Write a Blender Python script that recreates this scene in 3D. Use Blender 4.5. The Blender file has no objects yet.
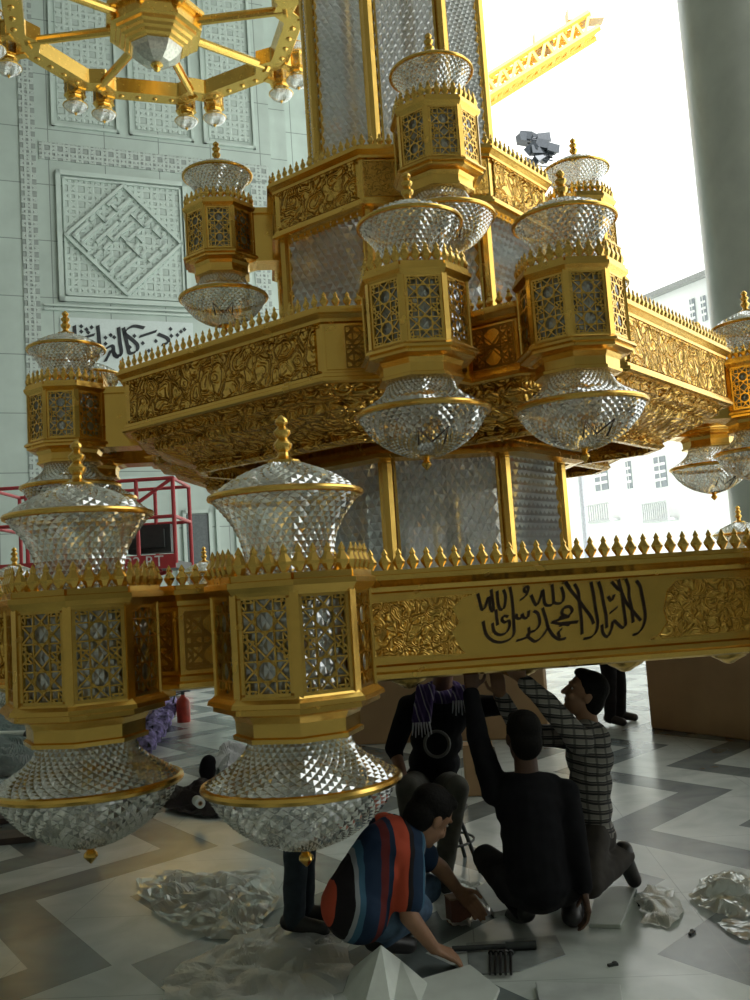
import bpy, bmesh, math, random
from mathutils import Vector, Matrix, noise
random.seed(11)
PI = math.pi
C = bpy.context.scene.collection
sc = bpy.context.scene

# ------------------------------------------------------------------ camera (measured from the photograph)
F, PITCH, ROLL, EYE = 947.17, 0.0987, 0.0661, Vector((0, 0, 1.78))
_cp, _sp, _cr, _sr = math.cos(PITCH), math.sin(PITCH), math.cos(ROLL), math.sin(ROLL)
V_ = Vector((0, -_sp, _cp)); FW = Vector((0, _cp, _sp)); X_ = Vector((1, 0, 0))
RIGHT = X_ * _cr - V_ * _sr; UP = X_ * _sr + V_ * _cr
cam_d = bpy.data.cameras.new('camera'); cam = bpy.data.objects.new('camera', cam_d); C.objects.link(cam)
cam.matrix_world = Matrix(((RIGHT.x, UP.x, -FW.x, 0), (RIGHT.y, UP.y, -FW.y, 0), (RIGHT.z, UP.z, -FW.z, EYE.z), (0, 0, 0, 1)))
cam_d.sensor_fit = 'VERTICAL'; cam_d.sensor_height = 36; cam_d.lens = F / 1000 * 36
cam_d.clip_end = 400; cam_d.clip_start = 0.05
sc.camera = cam

def ray(px, py):
    return FW + RIGHT * ((px - 375) / F) + UP * ((500 - py) / F)
def at(px, py, y):                      # measured image point at a known distance -> place in the hall
    r = ray(px, py); return EYE + r * (y / r.y)
def on_floor(px, py, z=0.0):
    r = ray(px, py); return EYE + r * ((z - EYE.z) / r.z)

# ------------------------------------------------------------------ mesh helpers
class MB:
    def __init__(s): s.v = []; s.f = []
    def add(s, vs, fs):
        n = len(s.v); s.v += [Vector(p) for p in vs]; s.f += [tuple(i + n for i in q) for q in fs]
    def box(s, c, size, m=None):
        c = Vector(c); a, b, d = size[0] / 2, size[1] / 2, size[2] / 2
        vs = [Vector((x, y, z)) for x in (-a, a) for y in (-b, b) for z in (-d, d)]
        if m is not None: vs = [m @ p for p in vs]
        s.add([p + c for p in vs], [(0, 1, 3, 2), (4, 6, 7, 5), (0, 4, 5, 1), (2, 3, 7, 6), (0, 2, 6, 4), (1, 5, 7, 3)])
    def bar(s, p, q, w, t, nrm):        # flat bar from p to q, width w, thickness t along nrm
        p, q, nrm = Vector(p), Vector(q), Vector(nrm); d = (q - p)
        if d.length < 1e-6: return
        side = d.normalized().cross(nrm).normalized() * (w / 2); n = nrm.normalized() * (t / 2)
        vs = [p - side - n, p + side - n, p + side + n, p - side + n, q - side - n, q + side - n, q + side + n, q - side + n]
        s.add(vs, [(0, 1, 2, 3), (7, 6, 5, 4), (0, 4, 5, 1), (1, 5, 6, 2), (2, 6, 7, 3), (3, 7, 4, 0)])
    def tube(s, path, r, n=8, closed=False):
        path = [Vector(p) for p in path]; m = len(path)
        rs = r if isinstance(r, (list, tuple)) else [r] * m
        vs = []; ref = None
        for i, p in enumerate(path):
            a = path[(i - 1) % m] if (closed or i > 0) else p; b = path[(i + 1) % m] if (closed or i < m - 1) else p
            t = (b - a).normalized()
            if ref is None: ref = t.orthogonal().normalized()
            ref = (ref - t * ref.dot(t)); ref = ref.normalized() if ref.length > 1e-5 else t.orthogonal().normalized()
            u = t.cross(ref)
            for k in range(n):
                an = 2 * PI * k / n; vs.append(p + (ref * math.cos(an) + u * math.sin(an)) * rs[i])
        fs = []
        for i in range(m if closed else m - 1):
            j = (i + 1) % m
            for k in range(n): fs.append((i * n + k, i * n + (k + 1) % n, j * n + (k + 1) % n, j * n + k))
        if not closed:
            fs.append(tuple(range(n))[::-1]); fs.append(tuple((m - 1) * n + k for k in range(n)))
        s.add(vs, fs)
    def lathe(s, prof, n, o=(0, 0, 0), phase=0.0, flat=1.0, m=None, loop=False):
        o = Vector(o); vs = []; fs = []; L = len(prof)
        for r, z in prof:
            for k in range(n):
                a = phase + 2 * PI * k / n
                p = Vector((r * math.cos(a), r * math.sin(a) * flat, z))
                vs.append(o + (m @ p if m is not None else p))
        for i in range(L if loop else L - 1):
            j = (i + 1) % L
            for k in range(n): fs.append((i * n + k, i * n + (k + 1) % n, j * n + (k + 1) % n, j * n + k))
        if not loop:
            if prof[0][0] > 1e-6: fs.append(tuple(range(n))[::-1])
            if prof[-1][0] > 1e-6: fs.append(tuple((L - 1) * n + k for k in range(n)))
        s.add(vs, fs)
    def facets(s, fn, nu, nv, h, wrap=True):   # diamond-cut crystal on the surface fn(u, v): pyramids pointing outwards
        for j in range(-1, nv):
            for i in range(nu):
                off = 0.5 * (j % 2)
                u0 = (i + off) / nu; du = 0.5 / nu
                if not wrap and (u0 - du < -1e-6 or u0 + du > 1 + 1e-6): 
                    us = (max(0, u0 - du), min(1, max(0, u0)), min(1, u0 + du))
                else: us = (u0 - du, u0, u0 + du)
                va, vb, vc = max(0, j / nv), min(1, (j + 1) / nv), min(1, (j + 2) / nv)
                P = [fn(us[0], vb), fn(us[1], va), fn(us[2], vb), fn(us[1], vc)]
                cen = fn(us[1], vb)
                nn = (P[2] - P[0]).cross(P[3] - P[1])
                if nn.length < 1e-9: continue
                apex = cen + nn.normalized() * h
                s.add(P + [apex], [(0, 1, 4), (1, 2, 4), (2, 3, 4), (3, 0, 4)])
    def build(s, name, mat=None, parent=None, smooth=False, loc=None, link=True):
        me = bpy.data.meshes.new(name); me.from_pydata([tuple(p) for p in s.v], [], s.f); me.update()
        bm = bmesh.new(); bm.from_mesh(me); bmesh.ops.recalc_face_normals(bm, faces=bm.faces) if len(s.f) < 60000 and not getattr(s, 'keep', False) else None
        bm.to_mesh(me); bm.free()
        if mat: me.materials.append(mat)
        if smooth:
            me.polygons.foreach_set('use_smooth', [True] * len(me.polygons))
            try: me.set_sharp_from_angle(angle=math.radians(40))
            except Exception: pass
        return obj_of(name, me, parent, loc)

def obj_of(name, me, parent=None, loc=None, rotz=0):
    o = bpy.data.objects.new(name, me); C.objects.link(o)
    if parent is not None: o.parent = parent
    if loc is not None: o.location = loc
    if rotz: o.rotation_euler = (0, 0, rotz)
    return o
def tag(o, label, cat, group=None, kind=None):
    o['label'] = label; o['category'] = cat
    if group: o['group'] = group
    if kind: o['kind'] = kind
    return o
def thing(name, label, cat, loc=(0, 0, 0), rotz=0, group=None):
    o = bpy.data.objects.new(name, None); C.objects.link(o); o.empty_display_size = .1
    o.location = loc; o.rotation_euler = (0, 0, rotz)
    return tag(o, label, cat, group)
def structure(o): o['kind'] = 'structure'; return o
def dup_tree(o, parent=None):
    c = o.copy(); C.objects.link(c); c.parent = parent
    for ch in list(o.children): dup_tree(ch, c)
    return c

# ------------------------------------------------------------------ materials
def new_mat(name):
    m = bpy.data.materials.new(name); m.use_nodes = True
    nt = m.node_tree; b = nt.nodes['Principled BSDF']
    return m, nt, b
def N(nt, t, **kw):
    n = nt.nodes.new(t)
    for k, v in kw.items():
        if k.startswith('i_'): n.inputs[k[2:].replace('_', ' ')].default_value = v
        else: setattr(n, k, v)
    return n
def plain(name, col, rough=.6, metal=0.0, spec=.5, noise_amt=.12, scale=12, bump=0.0):
    m, nt, b = new_mat(name); L = nt.links.new
    tc = N(nt, 'ShaderNodeTexCoord'); nz = N(nt, 'ShaderNodeTexNoise'); nz.inputs['Scale'].default_value = scale; nz.inputs['Detail'].default_value = 4
    L(tc.outputs['Object'], nz.inputs['Vector'])
    mx = N(nt, 'ShaderNodeMixRGB', blend_type='MULTIPLY'); mx.inputs[1].default_value = (*col, 1)
    rp = N(nt, 'ShaderNodeValToRGB'); rp.color_ramp.elements[0].color = (1 - noise_amt * 2,) * 3 + (1,); rp.color_ramp.elements[1].color = (1 + noise_amt,) * 3 + (1,)
    rp.color_ramp.elements[0].position = .3; rp.color_ramp.elements[1].position = .7
    L(nz.outputs['Fac'], rp.inputs['Fac']); L(rp.outputs['Color'], mx.inputs[2]); mx.inputs[0].default_value = 1
    L(mx.outputs['Color'], b.inputs['Base Color'])
    b.inputs['Roughness'].default_value = rough; b.inputs['Metallic'].default_value = metal; b.inputs['Specular IOR Level'].default_value = spec
    if bump:
        bp = N(nt, 'ShaderNodeBump'); bp.inputs['Strength'].default_value = bump; bp.inputs['Distance'].default_value = .02
        L(nz.outputs['Fac'], bp.inputs['Height']); L(bp.outputs['Normal'], b.inputs['Normal'])
    return m
GOLD_C = (0.78, 0.50, 0.12)
def gold_mat(name, rough=.24, ornate=None, col=GOLD_C, dist=.012, scale=9.0):
    m, nt, b = new_mat(name); L = nt.links.new
    b.inputs['Base Color'].default_value = (*col, 1); b.inputs['Metallic'].default_value = 1; b.inputs['Roughness'].default_value = rough
    tc = N(nt, 'ShaderNodeTexCoord')
    if ornate:
        # scrolling foliage relief: warped cells and curls
        w1 = N(nt, 'ShaderNodeTexNoise'); w1.inputs['Scale'].default_value = scale * .8; w1.inputs['Detail'].default_value = 1
        L(tc.outputs['Object'], w1.inputs['Vector'])
        mx = N(nt, 'ShaderNodeMixRGB', blend_type='ADD'); mx.inputs[0].default_value = .22
        L(tc.outputs['Object'], mx.inputs[1]); L(w1.outputs['Color'], mx.inputs[2])
        vo = N(nt, 'ShaderNodeTexVoronoi', feature='DISTANCE_TO_EDGE'); vo.inputs['Scale'].default_value = scale
        L(mx.outputs['Color'], vo.inputs['Vector'])
        v2 = N(nt, 'ShaderNodeTexVoronoi', feature='F1'); v2.inputs['Scale'].default_value = scale * 1.0
        L(mx.outputs['Color'], v2.inputs['Vector'])
        sn = N(nt, 'ShaderNodeMath', operation='SINE'); ml = N(nt, 'ShaderNodeMath', operation='MULTIPLY'); ml.inputs[1].default_value = 26
        L(v2.outputs['Distance'], ml.inputs[0]); L(ml.outputs[0], sn.inputs[0])
        rp = N(nt, 'ShaderNodeValToRGB'); rp.color_ramp.elements[0].position = .03; rp.color_ramp.elements[1].position = .13
        L(vo.outputs['Distance'], rp.inputs['Fac'])
        ad = N(nt, 'ShaderNodeMath', operation='MULTIPLY_ADD'); ad.inputs[1].default_value = .35
        L(sn.outputs[0], ad.inputs[0]); L(rp.outputs['Color'], ad.inputs[2])
        bp = N(nt, 'ShaderNodeBump'); bp.inputs['Strength'].default_value = .9; bp.inputs['Distance'].default_value = dist
        L(ad.outputs[0], bp.inputs['Height']); L(bp.outputs['Normal'], b.inputs['Normal'])
        # the sunk ground between the scrolls is coloured darker, standing in for shade
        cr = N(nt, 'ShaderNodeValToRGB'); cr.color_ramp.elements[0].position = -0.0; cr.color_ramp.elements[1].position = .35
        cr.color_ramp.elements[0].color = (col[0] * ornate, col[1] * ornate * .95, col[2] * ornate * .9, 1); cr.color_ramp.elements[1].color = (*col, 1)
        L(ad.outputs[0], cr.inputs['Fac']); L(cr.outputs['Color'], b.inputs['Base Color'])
    else:
        nz = N(nt, 'ShaderNodeTexNoise'); nz.inputs['Scale'].default_value = 7; nz.inputs['Detail'].default_value = 2
        L(tc.outputs['Object'], nz.inputs['Vector'])
        bp = N(nt, 'ShaderNodeBump'); bp.inputs['Strength'].default_value = .12; bp.inputs['Distance'].default_value = .02
        L(nz.outputs['Fac'], bp.inputs['Height']); L(bp.outputs['Normal'], b.inputs['Normal'])
        mr = N(nt, 'ShaderNodeMapRange'); mr.inputs['To Min'].default_value = rough - .06; mr.inputs['To Max'].default_value = rough + .08
        L(nz.outputs['Fac'], mr.inputs['Value']); L(mr.outputs['Result'], b.inputs['Roughness'])
    return m
GOLD = gold_mat('polished_gold')
GOLD_DARK = gold_mat('matted_dark_gold', .38, col=(.40, .22, .05))
GOLD_RELIEF = gold_mat('gold_relief', .20, ornate=.8, scale=6, dist=.03)
GOLD_RELIEF_FINE = gold_mat('gold_relief_fine', .3, ornate=.6, scale=13, dist=.010)
GOLD_SOFFIT = gold_mat('gold_soffit_relief', .26, ornate=.6, scale=6, dist=.04)
BRONZE = plain('dark_bronze', (.035, .016, .008), .4, .3)
def crystal_mat(name, tint=(.88, .87, .80), clear=.44, body=.28, rough=.05):
    m = bpy.data.materials.new(name); m.use_nodes = True; nt = m.node_tree; nt.nodes.clear(); L = nt.links.new
    out = N(nt, 'ShaderNodeOutputMaterial')
    tr = N(nt, 'ShaderNodeBsdfTransparent'); tr.inputs['Color'].default_value = (*tint, 1)
    gl = N(nt, 'ShaderNodeBsdfGlossy'); gl.inputs['Roughness'].default_value = rough; gl.inputs['Color'].default_value = (.95, .97, .97, 1)
    df = N(nt, 'ShaderNodeBsdfTranslucent'); df.inputs['Color'].default_value = (*[t * .9 for t in tint], 1)
    d2 = N(nt, 'ShaderNodeBsdfDiffuse'); d2.inputs['Color'].default_value = (*[t * .85 for t in tint], 1)
    md = N(nt, 'ShaderNodeMixShader'); md.inputs[0].default_value = .5; L(df.outputs[0], md.inputs[1]); L(d2.outputs[0], md.inputs[2])
    m1 = N(nt, 'ShaderNodeMixShader'); m1.inputs[0].default_value = body; L(gl.outputs[0], m1.inputs[1]); L(md.outputs[0], m1.inputs[2])
    lw = N(nt, 'ShaderNodeLayerWeight'); lw.inputs['Blend'].default_value = .35
    mr = N(nt, 'ShaderNodeMapRange'); mr.inputs['To Min'].default_value = clear; mr.inputs['To Max'].default_value = clear * .25
    L(lw.outputs['Facing'], mr.inputs['Value'])
    m2 = N(nt, 'ShaderNodeMixShader'); L(mr.outputs['Result'], m2.inputs[0]); L(m1.outputs[0], m2.inputs[1]); L(tr.outputs[0], m2.inputs[2])
    L(m2.outputs[0], out.inputs['Surface'])
    return m
CRYSTAL = crystal_mat('cut_crystal')  # warm tint carries the reflected gold in the crystal's colour
CRYSTAL_PANEL = crystal_mat('crystal_panel', (1.0, 1.0, .98), .18, .48, .04)
GLASS_CORE = crystal_mat('lantern_frosted_glass', (.36, .38, .36), .06, .55, .25)

def stone_mat(name, col, joint_w, joint_h, rough=.45, carve=0):
    m, nt, b = new_mat(name); L = nt.links.new
    tc = N(nt, 'ShaderNodeTexCoord'); sep = N(nt, 'ShaderNodeSeparateXYZ'); L(tc.outputs['Object'], sep.inputs[0])
    def line(sock, step, w):
        d = N(nt, 'ShaderNodeMath', operation='DIVIDE'); d.inputs[1].default_value = step; L(sock, d.inputs[0])
        f = N(nt, 'ShaderNodeMath', operation='FRACT'); L(d.outputs[0], f.inputs[0])
        l = N(nt, 'ShaderNodeMath', operation='LESS_THAN'); l.inputs[1].default_value = w / step; L(f.outputs[0], l.inputs[0]); return l
    a = line(sep.outputs['X'], joint_w, .045); c = line(sep.outputs['Z'], joint_h, .045)
    mxx = N(nt, 'ShaderNodeMath', operation='MAXIMUM'); L(a.outputs[0], mxx.inputs[0]); L(c.outputs[0], mxx.inputs[1])
    nz = N(nt, 'ShaderNodeTexNoise'); nz.inputs['Scale'].default_value = .9; nz.inputs['Detail'].default_value = 6; L(tc.outputs['Object'], nz.inputs['Vector'])
    rp = N(nt, 'ShaderNodeValToRGB'); rp.color_ramp.elements[0].position = .3; rp.color_ramp.elements[1].position = .7
    rp.color_ramp.elements[0].color = (*[k * .86 for k in col], 1); rp.color_ramp.elements[1].color = (*col, 1)
    L(nz.outputs['Fac'], rp.inputs['Fac'])
    mx = N(nt, 'ShaderNodeMixRGB'); mx.inputs[2].default_value = (*[k * .45 for k in col], 1); L(mxx.outputs[0], mx.inputs[0]); L(rp.outputs['Color'], mx.inputs[1])
    L(mx.outputs['Color'], b.inputs['Base Color']); b.inputs['Roughness'].default_value = rough
    return m
WALL_C = (.49, .57, .52)
STONE = stone_mat('pale_wall_stone', WALL_C, 2.6, 2.75)
def carved_mat(name, col, scale, dist=.06, depth=.6):
    m, nt, b = new_mat(name); L = nt.links.new
    tc = N(nt, 'ShaderNodeTexCoord')
    sp = N(nt, 'ShaderNodeSeparateXYZ'); L(tc.outputs['Object'], sp.inputs[0])
    def M(op, a, b_=None, c=None):
        n = N(nt, 'ShaderNodeMath', operation=op)
        for q, t in enumerate((a, b_, c)):
            if t is None: continue
            if isinstance(t, (int, float)): n.inputs[q].default_value = t
            else: L(t, n.inputs[q])
        return n.outputs[0]
    def gap(cx, cz, off, sc_): return M('ABSOLUTE', M('SUBTRACT', M('FRACT', M('ADD', M('MULTIPLY', M('ADD', M('MULTIPLY', sp.outputs['X'], cx), M('MULTIPLY', sp.outputs['Z'], cz)), scale * sc_), off)), .5))
    lines = M('MINIMUM', M('MINIMUM', gap(1, 1, 0, .5), gap(1, -1, 0, .5)), M('MINIMUM', M('MINIMUM', gap(1, 0, .3, .5), gap(0, 1, .3, .5)), M('MINIMUM', gap(1, 0, .7, .5), gap(0, 1, .7, .5))))
    rp = N(nt, 'ShaderNodeValToRGB'); rp.color_ramp.elements[0].position = .07; rp.color_ramp.elements[1].position = .12
    L(lines, rp.inputs['Fac'])
    iv = N(nt, 'ShaderNodeMath', operation='SUBTRACT'); iv.inputs[0].default_value = 1; L(rp.outputs['Color'], iv.inputs[1])
    bp = N(nt, 'ShaderNodeBump'); bp.inputs['Strength'].default_value = 1; bp.inputs['Distance'].default_value = dist
    L(iv.outputs[0], bp.inputs['Height']); L(bp.outputs['Normal'], b.inputs['Normal'])
    mx = N(nt, 'ShaderNodeMixRGB'); mx.inputs[1].default_value = (*[k * depth for k in col], 1); mx.inputs[2].default_value = (*col, 1)  # hollows of the carving coloured darker, in place of shade
    L(iv.outputs[0], mx.inputs[0]); L(mx.outputs['Color'], b.inputs['Base Color']); b.inputs['Roughness'].default_value = .6
    return m
CARVED = carved_mat('carved_stone_lattice', (.49, .55, .51), 3.4, .05, .62)
CARVED_FINE = carved_mat('carved_stone_field', (.51, .59, .54), 2.6, .04, .84)

# ------------------------------------------------------------------ floor: white marble with grey zigzag inlay
def floor_mat():
    m, nt, b = new_mat('marble_floor'); L = nt.links.new
    def M(op, a, b_=None, c=None):
        n = N(nt, 'ShaderNodeMath', operation=op)
        for i, s in enumerate((a, b_, c)):
            if s is None: continue
            if isinstance(s, (int, float)): n.inputs[i].default_value = s
            else: L(s, n.inputs[i])
        return n.outputs[0]
    tc = N(nt, 'ShaderNodeTexCoord'); mp = N(nt, 'ShaderNodeMapping'); mp.inputs['Rotation'].default_value = (0, 0, math.radians(4))
    L(tc.outputs['Object'], mp.inputs['Vector']); sep = N(nt, 'ShaderNodeSeparateXYZ'); L(mp.outputs['Vector'], sep.inputs[0])
    x, y = sep.outputs['X'], sep.outputs['Y']
    side = M('GREATER_THAN', x, .55)                     # two bays of inlay, offset against each other along a plain strip
    yy = M('ADD', M('ADD', y, .745), M('MULTIPLY', side, 1.255)); xl = M('SUBTRACT', -1.78, M('ABSOLUTE', M('ADD', x, 1.78)))       # the left bay is mirrored about its middle
    xx = M('ADD', M('ADD', M('ADD', M('MULTIPLY', x, side), M('MULTIPLY', xl, M('SUBTRACT', 1.0, side))), .17), M('MULTIPLY', side, .17))
    tri = M('ABSOLUTE', M('SUBTRACT', M('FRACT', M('DIVIDE', yy, 2.25)), .5))       # 0..0.5
    v = M('ADD', xx, M('MULTIPLY', tri, 1.8))
    fr = M('FRACT', M('DIVIDE', v, 1.05))
    stripe = M('MULTIPLY', M('LESS_THAN', fr, .42), M('GREATER_THAN', M('ABSOLUTE', M('SUBTRACT', x, .55)), .16))
    nz = N(nt, 'ShaderNodeTexNoise'); nz.inputs['Scale'].default_value = 2.2; nz.inputs['Detail'].default_value = 7; nz.inputs['Distortion'].default_value = 1.2
    L(tc.outputs['Object'], nz.inputs['Vector'])
    w = N(nt, 'ShaderNodeValToRGB'); w.color_ramp.elements[0].position = .35; w.color_ramp.elements[1].position = .7
    w.color_ramp.elements[0].color = (.50, .54, .50, 1); w.color_ramp.elements[1].color = (.68, .72, .67, 1); L(nz.outputs['Fac'], w.inputs['Fac'])
    g = N(nt, 'ShaderNodeValToRGB'); g.color_ramp.elements[0].position = .3; g.color_ramp.elements[1].position = .75
    g.color_ramp.elements[0].color = (.12, .145, .145, 1); g.color_ramp.elements[1].color = (.23, .265, .255, 1); L(nz.outputs['Fac'], g.inputs['Fac'])
    mx = N(nt, 'ShaderNodeMixRGB'); L(stripe, mx.inputs[0]); L(w.outputs['Color'], mx.inputs[1]); L(g.outputs['Color'], mx.inputs[2])
    jt = M('MAXIMUM', M('LESS_THAN', M('FRACT', M('DIVIDE', y, 1.125)), .006), M('LESS_THAN', M('FRACT', M('DIVIDE', x, 1.18)), .005))
    m2 = N(nt, 'ShaderNodeMixRGB'); L(M('MULTIPLY', jt, .5), m2.inputs[0]); L(mx.outputs['Color'], m2.inputs[1]); m2.inputs[2].default_value = (.2, .22, .2, 1)
    L(m2.outputs['Color'], b.inputs['Base Color'])
    b.inputs['Roughness'].default_value = .16; b.inputs['Specular IOR Level'].default_value = .5
    n2 = N(nt, 'ShaderNodeTexNoise'); n2.inputs['Scale'].default_value = .7; n2.inputs['Detail'].default_value = 3; L(tc.outputs['Object'], n2.inputs['Vector'])
    mr = N(nt, 'ShaderNodeMapRange'); mr.inputs['To Min'].default_value = .13; mr.inputs['To Max'].default_value = .33; L(n2.outputs['Fac'], mr.inputs['Value']); L(mr.outputs['Result'], b.inputs['Roughness'])
    return m
fl = MB(); fl.box((0, 40, -.15), (130, 160, .3)); structure(fl.build('floor', floor_mat()))

# ================================================================== THE CHANDELIER
def offset_poly(P, o):
    n = len(P); out = []
    for i in range(n):
        a, p, c = P[i - 1], P[i], P[(i + 1) % n]
        e1 = (p - a).normalized(); e2 = (c - p).normalized()
        n1 = Vector((e1.y, -e1.x)); n2 = Vector((e2.y, -e2.x))
        out.append(p + (n1 + n2) * (o / (1 + n1.dot(n2))))
    return out
def ring(mb, P, prof):                      # closed moulding profile [(offset, z)] swept round the polygon P
    L = len(prof); n = len(P); vs = []
    for o, z in prof: vs += [Vector((q.x, q.y, z)) for q in offset_poly(P, o)]
    fs = []
    for j in range(L):
        k = (j + 1) % L
        for i in range(n): fs.append((j * n + i, j * n + (i + 1) % n, k * n + (i + 1) % n, k * n + i))
    mb.add(vs, fs)
def corner_poly(n, a0, dc, w, g, gd):
    P = []; marks = []
    for k in range(n):
        a = a0 + 2 * PI * k / n; nn = Vector((math.cos(a), math.sin(a))); t = Vector((-nn.y, nn.x))
        pts = [(dc, -w)] + ([(dc, -g), (dc - gd, 0), (dc, g)] if g else []) + [(dc, w)]
        P += [nn * d + t * s for d, s in pts]
    return P
def extrude_poly(mb, pts, nrm, th):         # prism of a flat outline
    nrm = Vector(nrm).normalized(); n = len(pts)
    mb.add([Vector(p) for p in pts] + [Vector(p) + nrm * th for p in pts],
           [tuple(range(n)), tuple(range(2 * n - 1, n - 1, -1))] + [(i, (i + 1) % n, n + (i + 1) % n, n + i) for i in range(n)])

FINIAL = [(.017, 0), (.020, .012), (.011, .026), (.026, .052), (.029, .064), (.013, .092), (.011, .098), (.015, .106), (.004, .128), (0, .134)]
def cresting_along(mb, a, b, z, step=.077, s=1.0, skip=0.0):
    a, b = Vector(a), Vector(b); L = (b - a).length; n = max(1, round((L - skip) / step)); d = (b - a).normalized()
    rot = Matrix.Rotation(math.atan2(d.y, d.x), 4, 'Z').to_3x3()
    for i in range(n):
        p = a + d * ((i + .5) * L / n)
        mb.lathe([(r * s * 1.22, zz * s * 1.06) for r, zz in FINIAL], 6, (p.x, p.y, z), flat=.6, m=rot)
    mid = (a + b) / 2
    mb.box((mid.x, mid.y, z + .012 * s), (L, .03 * s, .024 * s), rot)

def clip(p, q, w, h):
    x0, y0 = p; dx, dy = q[0] - p[0], q[1] - p[1]; t0, t1 = 0.0, 1.0
    for pp, qq in ((-dx, x0 + w), (dx, w - x0), (-dy, y0 + h), (dy, h - y0)):
        if abs(pp) < 1e-9:
            if qq < 0: return None
        else:
            r = qq / pp
            if pp < 0: t0 = max(t0, r)
            else: t1 = min(t1, r)
    return None if t0 >= t1 else ((x0 + dx * t0, y0 + dy * t0), (x0 + dx * t1, y0 + dy * t1))
def girih(w, h):                            # star-and-polygon strapwork clipped to a panel
    segs = []; R = w * .52; cs = [(0, h * .26), (0, -h * .26), (w / 2, 0), (-w / 2, 0), (w / 2, h * .52), (-w / 2, h * .52), (w / 2, -h * .52), (-w / 2, -h * .52)]
    for i, (cx, cy) in enumerate(cs):
        r = R if i < 2 else R * .55
        pt = [(cx + r * math.cos(PI / 8 + k * PI / 4), cy + r * math.sin(PI / 8 + k * PI / 4)) for k in range(8)]
        for k in range(8): segs.append((pt[k], pt[(k + 3) % 8]))
        if i < 2:
            q = [(cx + r * .44 * math.cos(k * PI / 4), cy + r * .44 * math.sin(k * PI / 4)) for k in range(8)]
            for k in range(8): segs.append((q[k], q[(k + 1) % 8])); segs.append((pt[k], (cx + r * 1.9 * math.cos(PI / 8 + k * PI / 4 + .2), cy + r * 1.9 * math.sin(PI / 8 + k * PI / 4 + .2))))
    out = [c for c in (clip(p, q, w / 2, h / 2) for p, q in segs) if c]
    out += [((-w / 2, -h / 2), (w / 2, -h / 2)), ((-w / 2, h / 2), (w / 2, h / 2)), ((-w / 2, -h / 2), (-w / 2, h / 2)), ((w / 2, -h / 2), (w / 2, h / 2))]
    return out
def girih_panel(mb, o, nrm, w, h, bar, th, back=False):
    o = Vector(o); nrm = Vector(nrm).normalized(); up = Vector((0, 0, 1)); side = up.cross(nrm)
    for (a, b) in girih(w, h): mb.bar(o + side * a[0] + up * a[1], o + side * b[0] + up * b[1], bar, th, nrm)

def prof_fn(prof, n=8):
    L = len(prof) - 1
    def fn(u, v):
        x = min(v, 1) * L; i = min(int(x), L - 1); f = x - i
        r = prof[i][0] * (1 - f) + prof[i + 1][0] * f; z = prof[i][1] * (1 - f) + prof[i + 1][1] * f
        a = 2 * PI * u
        return Vector((r * math.cos(a), r * math.sin(a), z))
    return fn
def torus(mb, R, z, r, n=40, m=8):
    mb.lathe([(R + r * math.cos(2 * PI * k / m), z + r * math.sin(2 * PI * k / m)) for k in range(m)], n, loop=True)

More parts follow.
